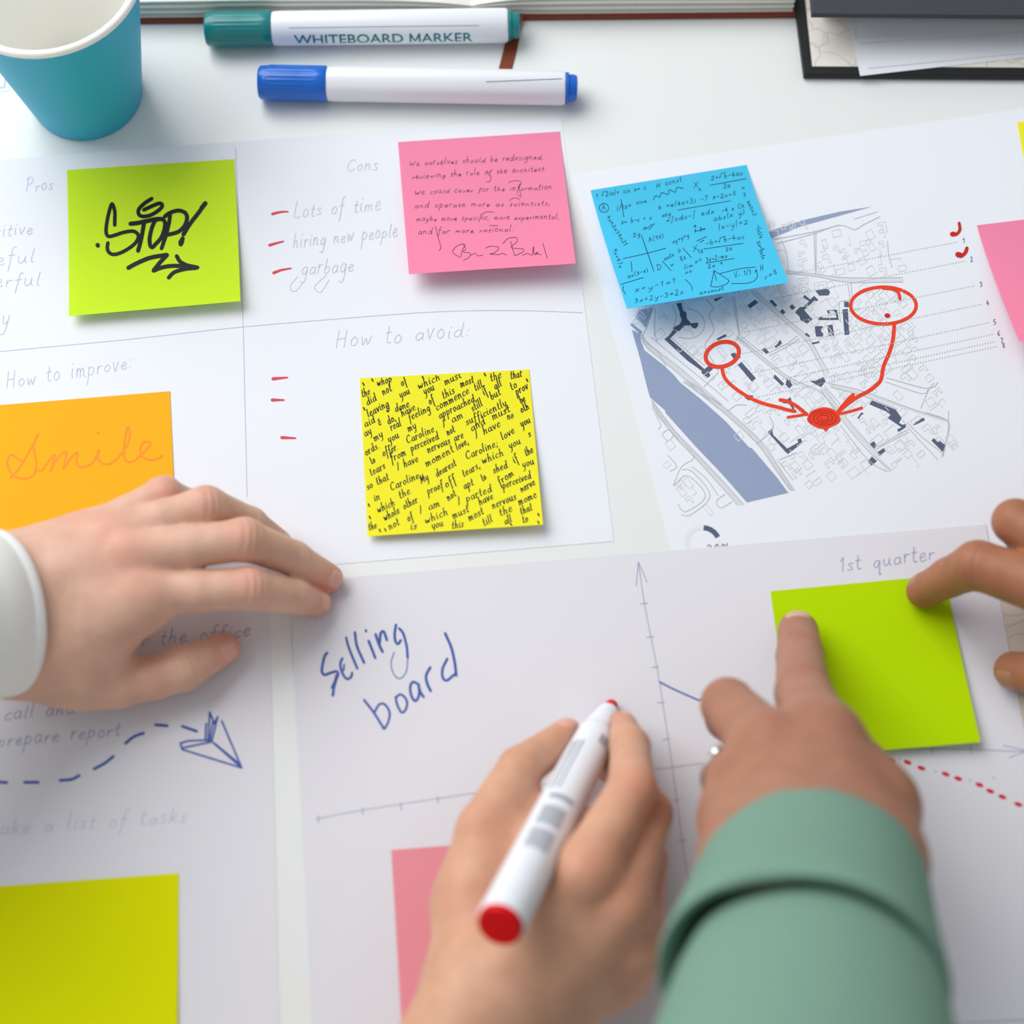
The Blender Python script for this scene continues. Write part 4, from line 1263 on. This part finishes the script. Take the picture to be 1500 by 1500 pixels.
# ------------------------------------------------------------------ hands
def skin(name, base, red, sss=0.12, rough=0.5):
    m = bpy.data.materials.new(name)
    m.use_nodes = True
    nt = m.node_tree
    b = nt.nodes['Principled BSDF']
    b.inputs['Roughness'].default_value = rough
    b.inputs['Specular IOR Level'].default_value = 0.35
    b.inputs['Subsurface Weight'].default_value = sss
    b.inputs['Subsurface Radius'].default_value = (0.005, 0.002, 0.001)
    b.inputs['Subsurface Scale'].default_value = 1.0
    at = nt.nodes.new('ShaderNodeAttribute')
    at.attribute_name = 'blush'
    tc = nt.nodes.new('ShaderNodeTexCoord')
    n = nt.nodes.new('ShaderNodeTexNoise')
    n.inputs['Scale'].default_value = 90
    n.inputs['Detail'].default_value = 5
    nt.links.new(tc.outputs['Object'], n.inputs['Vector'])
    mx = nt.nodes.new('ShaderNodeMix')
    mx.data_type = 'RGBA'
    mx.inputs[6].default_value = base
    mx.inputs[7].default_value = red
    nt.links.new(at.outputs['Fac'], mx.inputs[0])
    m2 = nt.nodes.new('ShaderNodeMix')
    m2.data_type = 'RGBA'
    m2.blend_type = 'MULTIPLY'
    m2.inputs[0].default_value = 1.0
    rp = nt.nodes.new('ShaderNodeValToRGB')
    rp.color_ramp.elements[0].position = 0.3
    rp.color_ramp.elements[0].color = (0.86, 0.82, 0.8, 1)
    rp.color_ramp.elements[1].position = 0.7
    rp.color_ramp.elements[1].color = (1, 1, 1, 1)
    nt.links.new(n.outputs['Fac'], rp.inputs[0])
    nt.links.new(mx.outputs[2], m2.inputs[6])
    nt.links.new(rp.outputs[0], m2.inputs[7])
    nt.links.new(m2.outputs[2], b.inputs['Base Color'])
    v = nt.nodes.new('ShaderNodeTexVoronoi')
    v.inputs['Scale'].default_value = 900
    nt.links.new(tc.outputs['Object'], v.inputs['Vector'])
    bp = nt.nodes.new('ShaderNodeBump')
    bp.inputs['Strength'].default_value = 0.12
    bp.inputs['Distance'].default_value = 0.0004
    nt.links.new(v.outputs['Distance'], bp.inputs['Height'])
    nt.links.new(bp.outputs['Normal'], b.inputs['Normal'])
    return m


def rcone(Pt, a, b, r1, r2):
    """signed distance to a rounded cone, Pt = (X, Y, Z) arrays"""
    ba = b - a
    l2 = float(ba @ ba)
    rr = r1 - r2
    a2 = l2 - rr * rr
    il2 = 1.0 / l2
    X, Y, Z = Pt[0] - a[0], Pt[1] - a[1], Pt[2] - a[2]
    y = X * ba[0] + Y * ba[1] + Z * ba[2]
    z = y - l2
    px, py, pz = X * l2 - ba[0] * y, Y * l2 - ba[1] * y, Z * l2 - ba[2] * y
    x2 = px * px + py * py + pz * pz
    y2 = y * y * l2
    z2 = z * z * l2
    k = np.sign(rr) * rr * rr * x2
    d = (np.sqrt(np.maximum(x2 * a2 * il2, 0)) + y * rr) * il2 - r1
    c1 = np.sign(z) * a2 * z2 > k
    c2 = np.sign(y) * a2 * y2 < k
    d = np.where(c2, np.sqrt(x2 + y2) * il2 - r1, d)
    d = np.where(c1, np.sqrt(x2 + z2) * il2 - r2, d)
    return d


def smin(a, b, k):
    h = np.maximum(k - np.abs(a - b), 0) / k
    return np.minimum(a, b) - h * h * k * 0.25


class Hand:
    def __init__(s, palm, fingers, extra=(), kp=9.0, kf=2.2, kj=7.0, res=1.0, hollow=()):
        """palm: list of (a, b, ra, rb); fingers: list of [(point, radius) ...]"""
        s.palm, s.fingers, s.kp, s.kf, s.kj = palm, fingers, kp, kf, kj
        pts = [(a, r) for a, b, r, q in palm] + [(b, q) for a, b, r, q in palm] + [j for f in fingers for j in f]
        lo = np.min([p - r for p, r in pts], 0) - 4
        hi = np.max([p + r for p, r in pts], 0) + 4
        n = np.ceil((hi - lo) / res).astype(int) + 1
        s.lo, s.res, s.n = lo, res, n
        F = np.full(n, 15.0, np.float32)
        ax = [lo[i] + res * np.arange(n[i]) for i in range(3)]
        s.ax = ax

        def sub(mn, mx, m):
            i0 = np.maximum(np.floor((mn - m - lo) / res).astype(int), 0)
            i1 = np.minimum(np.ceil((mx + m - lo) / res).astype(int) + 1, n)
            sl = tuple(slice(i0[i], i1[i]) for i in range(3))
            g = (ax[0][sl[0]][:, None, None], ax[1][sl[1]][None, :, None], ax[2][sl[2]][None, None, :])
            return sl, g
        for a, b, r, q in palm:
            sl, g = sub(np.minimum(a - r, b - q), np.maximum(a + r, b + q), 13)
            F[sl] = smin(F[sl], rcone(g, a, b, r, q).astype(np.float32), kp)
        PF = F.copy()
        for f in fingers:
            mn = np.min([p - r for p, r in f], 0)
            mx = np.max([p + r for p, r in f], 0)
            sl, g = sub(mn, mx, 9)
            d = s.finger(g, f).astype(np.float32)
            F[sl] = smin(F[sl], smin(PF[sl], d, kj), 0.9)
        s.F = F

    def finger(s, g, f):
        d = None
        for i in range(len(f) - 1):
            e = rcone(g, f[i][0], f[i + 1][0], f[i][1], f[i + 1][1])
            d = e if d is None else smin(d, e, s.kf)
        return d

    def press(s, prims):
        """flesh gives way around a held object"""
        g = (s.ax[0][:, None, None], s.ax[1][None, :, None], s.ax[2][None, None, :])
        for a, b, r, q in prims:
            s.F = -smin(-s.F, rcone(g, a, b, r, q).astype(np.float32), 1.0)

    def sample(s, p):
        q = (p - s.lo) / s.res
        i = np.clip(np.floor(q).astype(int), 0, np.array(s.n) - 2)
        t = q - i
        r = 0
        for dx in (0, 1):
            for dy in (0, 1):
                for dz in (0, 1):
                    w = (t[:, 0] if dx else 1 - t[:, 0]) * (t[:, 1] if dy else 1 - t[:, 1]) * (t[:, 2] if dz else 1 - t[:, 2])
                    r = r + w * s.F[i[:, 0] + dx, i[:, 1] + dy, i[:, 2] + dz]
        return r

    def surface(s):
        """surface nets"""
        F = s.F
        nx, ny, nz = F.shape
        acc = np.zeros((nx - 1, ny - 1, nz - 1, 3), np.float32)
        cnt = np.zeros((nx - 1, ny - 1, nz - 1), np.float32)
        inn = F < 0
        for axis in range(3):
            for o1 in (0, 1):
                for o2 in (0, 1):
                    off = [0, 0, 0]
                    oth = [i for i in range(3) if i != axis]
                    off[oth[0]], off[oth[1]] = o1, o2
                    st = tuple(slice(off[i], off[i] + F.shape[i] - 1) for i in range(3))
                    of2 = list(off)
                    of2[axis] = 1
                    en = tuple(slice(of2[i], of2[i] + F.shape[i] - 1) for i in range(3))
                    A, B = F[st], F[en]
                    m = inn[st] != inn[en]
                    t = np.where(m, A / np.where(m, A - B, 1), 0)
                    cnt += m
                    for i in range(3):
                        acc[..., i] += m * (t if i == axis else off[i])
        act = cnt > 0
        idx = -np.ones(act.shape, np.int64)
        idx[act] = np.arange(act.sum())
        ii = np.argwhere(act)
        V = (ii + acc[act] / cnt[act][:, None]) * s.res + s.lo
        faces = []
        for axis in range(3):
            u, v = [(1, 2), (2, 0), (0, 1)][axis]
            st = [slice(0, F.shape[i]) for i in range(3)]
            a = [slice(1, F.shape[i] - 1) for i in range(3)]
            a[axis] = slice(0, F.shape[axis] - 1)
            b = list(a)
            b[axis] = slice(1, F.shape[axis])
            ia, ib = inn[tuple(a)], inn[tuple(b)]
            w = np.argwhere(ia != ib)
            if len(w) == 0:
                continue
            fl = ia[tuple(w.T)]
            base = w.copy()
            base[:, u] += 1
            base[:, v] += 1
            c = []
            for du, dv in ((-1, -1), (0, -1), (0, 0), (-1, 0)):
                q = base.copy()
                q[:, u] += du
                q[:, v] += dv
                c.append(idx[q[:, 0], q[:, 1], q[:, 2]])
            q = np.stack(c, 1)
            q[~fl] = q[~fl][:, ::-1]
            faces.append(q)
        Fc = np.vstack(faces)
        for it in range(3):                       # relax
            e = np.vstack([Fc[:, [0, 1]], Fc[:, [1, 2]], Fc[:, [2, 3]], Fc[:, [3, 0]]])
            sm = np.zeros_like(V)
            ct = np.zeros(len(V))
            for i, j in ((0, 1), (1, 0)):
                np.add.at(sm, e[:, i], V[e[:, j]])
                np.add.at(ct, e[:, i], 1)
            V = V * 0.45 + 0.55 * sm / ct[:, None]
        return V, Fc


def build_hand(H, material, label, blush, groove=(), cat='hand', name='hand'):
    V, Fc = H.surface()
    # fine skin folds across the joints
    for (c, d, nrm, r, amp) in groove:
        q = V - c
        s_ = q @ d
        rad = np.linalg.norm(q, axis=1)
        up_ = (q @ nrm) / (rad + 1e-6)
        wgt = np.clip(up_ * 1.4, 0, 1) * np.exp(-(rad / (r * 1.5)) ** 4)
        prof = sum(np.exp(-((s_ - o_) / 0.75) ** 2) for o_ in (-2.9, 0.0, 2.9))
        V = V - nrm[None, :] * (amp * wgt * prof)[:, None]
    o = mesh(name, V, Fc, material, None, True)
    bl = np.zeros(len(V), np.float32)
    for p, r, w in blush:
        bl += w * np.exp(-(np.linalg.norm(V - p, axis=1) / r) ** 2)
    at = o.data.attributes.new('blush', 'FLOAT', 'POINT')
    at.data.foreach_set('value', np.clip(bl, 0, 1).astype(np.float32))
    tag(o, label, cat, 'hands at the table')
    return o


def nail(H, f, material, parent, dorsal, wid=0.66, ln=1.15, back=0.32):
    """finger nail laid on the end of finger f"""
    tip, r = f[-1]
    prev = f[-2][0]
    a = tip - prev
    a /= np.linalg.norm(a)
    n = dorsal - a * (dorsal @ a)
    n /= np.linalg.norm(n)
    s_ = np.cross(a, n)
    NI, NJ = 12, 12
    v = []
    for j in range(NJ + 1):
        for i in range(NI + 1):
            x, y = 2 * i / NI - 1, 2 * j / NJ - 1
            # square to rounded oblong
            xx = x * math.sqrt(1 - 0.36 * y * y)
            yy = y * math.sqrt(1 - 0.36 * x * x)
            g = xx * wid * 1.15
            base = tip + a * (yy * ln * r * 0.55 + r * (0.25 - back))
            dr = n * math.cos(g) + s_ * math.sin(g)
            lo_, hi_ = 0.0, r * 2.2
            for _ in range(22):
                md = (lo_ + hi_) / 2
                if H.sample((base + dr * md)[None, :])[0] < 0:
                    lo_ = md
                else:
                    hi_ = md
            rim = max(abs(x), abs(y))
            v.append(base + dr * (hi_ + 0.28 - 0.75 * rim ** 6))
    fs = []
    for j in range(NJ):
        for i in range(NI):
            k = j * (NI + 1) + i
            fs.append((k, k + 1, k + NI + 2, k + NI + 1))
    o = mesh('fingernail', v, fs, material, parent, True)
    return o


def J(*a):
    return [(P(x, y, z), r) for x, y, z, r in a]


def pal(*a):
    return [(P(*q[0:3]), P(*q[4:7]), q[3], q[7]) for q in a]


def knuckle(f, i, amp, up=(0, -0.25, 1)):
    c, r = f[i]
    d = f[i + 1][0] - f[i - 1][0]
    d = d / np.linalg.norm(d)
    n = np.array(up, float)
    n = n - d * (n @ d)
    n /= np.linalg.norm(n)
    return (c, d, n, r, amp)


def blushes(fs, w=0.7):
    out = []
    for f in fs:
        out.append((f[-1][0], 9.0, w))
        out.append((f[-3][0] + (0, 0, 6), 8.0, w * .5))
        out.append((f[0][0] + (0, 0, 8), 10.0, w * .45))
    return out


def loft(name, rings, material, parent, n=72, wrinkle=0.0, seed=0, cap=True):
    """rings: (centre, side axis, normal axis, r_side, r_normal)"""
    rnd = random.Random(seed)
    ph = [rnd.uniform(0, 6.28) for _ in range(8)]
    rr = []
    for k, (c, sx, nz, ra, rb) in enumerate(rings):
        ring = []
        for j in range(n):
            g = 2 * math.pi * j / n
            w = 1 + wrinkle * (math.sin(3 * g + ph[0] + k * .22) * .5 + math.sin(5 * g + ph[1] - k * .35) * .35 + math.sin(2 * g + ph[2] + k * .5) * .4)
            w = 1 + (w - 1) * (0.3 if k < 7 else 1)
            ring.append(c + sx * math.cos(g) * ra * w + nz * math.sin(g) * rb * w)
        rr.append(ring)
    b = MB()
    b.rings(rr, cap0=False, cap1=cap)
    o = b.build(name, material, parent)
    auto_smooth(o, 70)
    return o


def frame(a, side=(1, 0, 0)):
    a = a / np.linalg.norm(a)
    s_ = np.array(side, float)
    s_ = s_ - a * (s_ @ a)
    s_ /= np.linalg.norm(s_)
    n = np.cross(s_, a)
    if n[2] < 0:
        n = -n
    return s_, n


m_nail_l = mat('pale_nail', rgb(224, 168, 152), 0.38, 0.4, noise=0.03, coat=0.3)
m_nail_d = mat('tan_nail', rgb(168, 118, 92), 0.42, 0.4, noise=0.03, coat=0.3)
sk_a = skin('fair_skin', rgb(224, 182, 160), rgb(224, 142, 124))
sk_b = skin('warm_fair_skin', rgb(214, 164, 136), rgb(210, 122, 100))
sk_c = skin('brown_skin', rgb(174, 123, 99), rgb(156, 94, 74))
sk_d = skin('shaded_brown_skin', rgb(170, 114, 84), rgb(146, 84, 60))  # skin of the green-sleeved hand again, shade put into a darker base colour

# ---- hand with the white cuff, resting on the sheets
fi = J((203, 868, 40, 10.2), (290, 866, 39, 8.5), (365, 862, 36, 8.6), (431, 874, 19, 7.2), (464, 883, 6.5, 6.0))
fm = J((190, 813, 44, 10.6), (280, 801, 44, 8.5), (358, 790, 42, 8.7), (430, 818, 22, 7.3), (482, 847, 6.6, 6.1))
fr = J((160, 788, 42, 10), (236, 763, 43, 8.2), (302, 742, 42, 8.4), (366, 767, 22, 7.0), (408, 796, 6.6, 6.0))
fp = J((118, 788, 34, 9.0), (185, 754, 36, 7.4), (240, 724, 36, 7.4), (276, 738, 18, 6.3), (296, 752, 6.6, 5.4))
ft = J((90, 988, 24, 12.5), (172, 1002, 16, 10), (225, 993, 14, 8.8), (268, 980, 14, 9), (328, 950, 7.4, 6.9))
palm = pal((20, 940, 34, 17, 203, 868, 38, 10.8), (10, 900, 38, 19, 190, 814, 40, 11.5), (8, 865, 38, 18, 160, 792, 38, 11), (5, 842, 36, 15, 118, 792, 32, 10),
           (20, 960, 30, 16, 120, 990, 22, 12.5), (105, 945, 32, 14, 212, 884, 37, 10.5), (120, 985, 22, 9, 150, 945, 26, 9), (110, 950, 26, 13, 160, 830, 28, 12),
           (20, 930, 36, 19, -190, 935, 66, 22), (10, 870, 38, 18, -190, 895, 68, 22))
HA = Hand(palm, [fi, fm, fr, fp, ft], kp=11, kj=5.5)
gr = [knuckle(f, 2, 0.55) for f in (fi, fm, fr)] + [knuckle(f, 3, 0.35) for f in (fi, fm, fr)] + [knuckle(ft, 3, 0.45)]
ha = build_hand(HA, sk_a, 'hand in a white shirt cuff resting on the papers at left', blushes([fi, fm, fr, fp, ft]), gr)
nail(HA, fm, m_nail_l, ha, np.array([0.25, -0.3, 1.0]))
nail(HA, fi, m_nail_l, ha, np.array([0.3, -0.15, 1.0]))
nail(HA, ft, m_nail_l, ha, np.array([0.35, -0.65, 1.0]))
nail(HA, fr, m_nail_l, ha, np.array([0.2, 0, 1.0]))
nail(HA, fp, m_nail_l, ha, np.array([0.2, 0.1, 1.0]))
m_shirt = mat('white_shirt_cotton', rgb(240, 242, 240), 0.85, 0.1, noise=0.015, nscale=300, bump=0.1, bscale=1500)
c0, c1 = P(9, 897, 40), P(-230, 920, 86)
axc = c1 - c0
Lc = np.linalg.norm(axc)
axc /= Lc
s_, n_ = frame(axc, (0, 1, 0))
prof = [(10, 30, 24.5), (2, 31, 25.5), (0, 31.8, 26.4), (0.2, 33, 27.6), (1.2, 33.6, 28.2), (4.6, 33.6, 28.2), (5.4, 33.2, 27.8), (6.2, 33.7, 28.3), (16, 34, 28.8), (30, 34.6, 29.5), (45, 35.6, 31), (47, 35, 30.4), (49, 36, 31.4), (Lc, 42, 38), (Lc * 1.5, 45, 42), (Lc * 2.6, 50, 47)]
loft('shirt_cuff', [(c0 + axc * t, s_, n_, a, b) for t, a, b in prof], m_shirt, ha, wrinkle=0.012, seed=3)

# ---- writing hand
gi = J((858, 1278, 74, 11.2), (926, 1156, 60, 9.0), (923, 1094, 36, 7.7), (909, 1064, 17, 6.4))
gm = J((905, 1330, 66, 11.2), (950, 1192, 44, 9.0), (918, 1136, 24, 7.6), (886, 1116, 14, 6.6))
gg = J((928, 1385, 52, 10.6), (944, 1262, 30, 8.8), (900, 1205, 15, 7.6), (868, 1205, 8, 6.8))
gp = J((908, 1428, 38, 10), (930, 1345, 20, 8.0), (890, 1302, 9, 7.0), (862, 1305, 7.2, 6.2))
gt = J((690, 1330, 46, 13.5), (710, 1216, 46, 10.6), (762, 1126, 36, 8.6), (831, 1077, 21, 6.9))
palm = pal((712, 1440, 52, 17, 858, 1282, 70, 11.5), (760, 1455, 56, 18, 905, 1335, 62, 12), (785, 1465, 48, 16, 926, 1388, 50, 11.5), (800, 1470, 38, 15, 906, 1428, 37, 10.5),
           (690, 1430, 48, 15, 690, 1320, 45, 13.5), (708, 1270, 40, 11, 800, 1330, 50, 12), (700, 1320, 40, 12, 860, 1380, 42, 13), (850, 1310, 50, 11, 895, 1410, 36, 12),
           (705, 1450, 52, 19, 560, 1760, 62, 25), (765, 1480, 44, 18, 640, 1790, 52, 25), (722, 1212, 38, 9, 838, 1275, 52, 10.5), (735, 1250, 38, 11, 815, 1300, 46, 12), (742, 1168, 32, 8.5, 850, 1240, 40, 10))
HB = Hand(palm, [gi, gm, gg, gp, gt], kp=9, kj=6)
md_ = (ME - MT) / np.linalg.norm(ME - MT)
HB.press([(MT + md_ * 9, MT + md_ * 30, 4.7, 8.2), (MT + md_ * 30, ME, 8.3, 8.8)])
gr = [knuckle(f, 1, 0.45, (0.2, 0, 1)) for f in (gi, gm)] + [knuckle(gt, 2, 0.4, (-0.5, 0.3, 1))]
hb = build_hand(HB, sk_b, 'bare-wristed hand writing with the red-ended marker', blushes([gi, gm, gg, gp, gt], 0.6), gr)
nail(HB, gt, m_nail_l, hb, np.array([-0.55, 0.25, 1.0]))
nail(HB, gi, m_nail_l, hb, np.array([0.75, 0.6, 0.6]))

# ---- hand in the green sleeve pressing the green note
hi_ = J((1200, 1085, 96, 13.4), (1177, 1015, 62, 10.6), (1172, 962, 32, 9.3), (1169, 925, 9.7, 8.5))
hm = J((1128, 1100, 96, 13), (1066, 1032, 62, 9.9), (1066, 1052, 34, 8.6), (1092, 1082, 18, 8))
hr = J((1092, 1150, 96, 12.4), (1064, 1136, 56, 9.2), (1082, 1150, 32, 8.2), (1106, 1165, 22, 7.6))
hp = J((1080, 1200, 98, 11.5), (1066, 1186, 64, 8.6), (1088, 1205, 42, 7.4), (1108, 1215, 34, 6.8))
ht = J((1280, 1195, 96, 13.5), (1280, 1155, 76, 11), (1262, 1122, 44, 10), (1232, 1104, 20, 8.8))
palm = pal((1235, 1270, 122, 19, 1205, 1092, 94, 14), (1190, 1275, 126, 20, 1135, 1108, 94, 13.5), (1140, 1275, 122, 18, 1096, 1156, 94, 12.5), (1106, 1275, 116, 16, 1082, 1206, 97, 12),
           (1268, 1265, 114, 18, 1280, 1185, 94, 13.8), (1278, 1182, 88, 13.5, 1215, 1110, 84, 13), (1150, 1190, 88, 16, 1230, 1190, 90, 18), (1110, 1270, 116, 16, 1270, 1270, 114, 17),
           (1180, 1270, 122, 24, 1175, 1480, 160, 30))
HCn = Hand(palm, [hi_, hm, hr, hp, ht], kp=12, kj=7)
gr = [knuckle(hi_, 1, 0.8, (0, 0.6, 1)), knuckle(hi_, 2, 0.75, (0, 0.6, 0.9)), knuckle(hm, 1, 0.3, (-0.3, 0.8, 0.6))]
hc = build_hand(HCn, sk_c, 'hand in a green sleeve with silver ring pressing the yellow-green note', blushes([hi_, hm, hr, hp, ht], 0.5), gr)
m_nail_c = mat('light_tan_nail', rgb(206, 162, 138), 0.4, 0.4, noise=0.03, coat=0.2)
nail(HCn, hi_, m_nail_c, hc, np.array([-0.1, 0.7, 1.0]), back=0.25)
m_silver = mat('silver_ring_metal', rgb(222, 226, 224), 0.2, 0.6, noise=0.03)
m_silver.node_tree.nodes['Principled BSDF'].inputs['Metallic'].default_value = 0.9
q0, q1 = hr[0][0], hr[1][0]
axr = (q1 - q0) / np.linalg.norm(q1 - q0)
cr_ = q0 + (q1 - q0) * 0.76
b = MB()
sa_, na_ = frame(axr)
rr = []
for i in range(41):
    g = 2 * math.pi * i / 40
    e = sa_ * math.cos(g) + na_ * math.sin(g)
    rr.append([cr_ + e * (10.6 + .8 * math.cos(k)) + axr * 1.8 * math.sin(k) for k in np.linspace(0, 2 * math.pi, 9)[:-1]])
b.rings(rr, cap0=False, cap1=False)
ring_o = auto_smooth(b.build('finger_ring', m_silver, hc), 80)
dst = P(1051, 1107, cr_[2]) - cr_
dst -= axr * (dst @ axr)
dst /= np.linalg.norm(dst)
dd = 4.0
while HCn.sample((cr_ + dst * dd)[None, :])[0] < 0.9 and dd < 24:
    dd += 0.25
b = MB()
b.lathe(cr_ + dst * (dd - 1.2), dst, axr, [(0, 1.0), (0.3, 2.6), (1.4, 3.1), (2.4, 2.2), (3.0, 0.8)], 14)
st_ = b.build('ring_stone', m_silver, ring_o)
m_green = mat('sage_green_sweater', rgb(120, 154, 138), 0.9, 0.1, noise=0.05, nscale=400, bump=0.25, bscale=1800)
w0, w1 = P(1195, 1258, 112), P(1172, 1462, 150)
axs = w1 - w0
Ls = np.linalg.norm(axs)
axs /= Ls
w2 = w0 + axs * (Ls + 150) + np.array([-4, 0, 40])
s_, n_ = frame(axs, (1, 0.02, 0))
prof = [(20, 31, 26), (5, 32.5, 27.5), (1, 33, 28), (0, 34, 29.2), (.8, 35, 30.4), (4, 36, 31.4), (14, 38, 33.4), (28, 40.5, 36), (42, 43, 39.5), (50, 44.4, 42), (54, 44.8, 42.6), (57, 44, 41.8), (57, 42, 39.4),
        (48, 38, 34), (38, 35, 30.4), (42, 35, 30.4), (50, 36.6, 33), (58, 38.6, 36), (70, 41.2, 39.4), (85, 43.2, 41.4), (105, 45, 43), (130, 47, 45), (165, 50, 48), (210, 53, 51)]
rings = []
for t, a, b_ in prof:
    u = max(0, t - 60) / 150
    rings.append((w0 + axs * t + np.array([-6, 0, -10]) * u * u + np.array([4.0, 0, 0]) * (len(rings) > 13), s_, n_, a, b_))
loft('green_sleeve', rings, m_green, hc, n=96, wrinkle=0.022, seed=8)

# ---- other brown hand at the right edge
ei = J((1560, 868, 52, 12), (1432, 828, 40, 9.8), (1390, 846, 24, 8.0), (1353, 866, 8.5, 7.3))
em = J((1580, 812, 56, 12), (1487, 764, 46, 8.9), (1512, 800, 24, 8), (1545, 815, 14, 7.4))
er = J((1610, 770, 54, 11.5), (1545, 722, 46, 8.8), (1560, 760, 24, 7.8), (1590, 780, 14, 7))
ep = J((1645, 740, 48, 10.5), (1595, 695, 40, 8), (1600, 725, 22, 7), (1625, 745, 14, 6.4))
et = J((1660, 960, 42, 13.5), (1590, 985, 30, 11), (1535, 990, 20, 9.2), (1484, 982, 9, 7.9))
palm = pal((1740, 900, 52, 18, 1565, 870, 50, 12.5), (1740, 870, 56, 19, 1585, 815, 54, 12.5), (1750, 835, 54, 18, 1615, 775, 52, 12), (1760, 805, 48, 16, 1650, 745, 46, 11),
           (1730, 910, 48, 17, 1650, 955, 42, 13.5), (1640, 940, 36, 12, 1580, 890, 40, 11), (1600, 930, 38, 13, 1640, 820, 42, 13),
           (1745, 905, 52, 20, 1980, 960, 82, 25), (1750, 840, 52, 19, 1990, 900, 82, 25))
HD = Hand(palm, [ei, em, er, ep, et], kp=12, kj=7)
gr = [knuckle(ei, 1, 0.5), knuckle(ei, 2, 0.35)]
hd = build_hand(HD, sk_d, 'hand reaching in from the right edge with one fingertip on the note', blushes([ei, em, er, ep, et], 0.5), gr)
nail(HD, ei, m_nail_d, hd, np.array([-0.5, 0.75, 0.75]))
nail(HD, et, m_nail_d, hd, np.array([0, -0.8, 0.7]))
d0, d1 = P(1840, 900, 62), P(2120, 955, 110)
axd = d1 - d0
Ld = np.linalg.norm(axd)
axd /= Ld
s_, n_ = frame(axd, (0, 1, 0))
loft('green_sleeve', [(d0 + axd * t, s_, n_, a, b_) for t, a, b_ in ((10, 31, 26), (0, 33, 28), (1, 36, 31), (30, 38, 33), (Ld, 42, 38), (Ld * 2.2, 50, 46))], m_green, hd, wrinkle=0.014, seed=4)

finish()
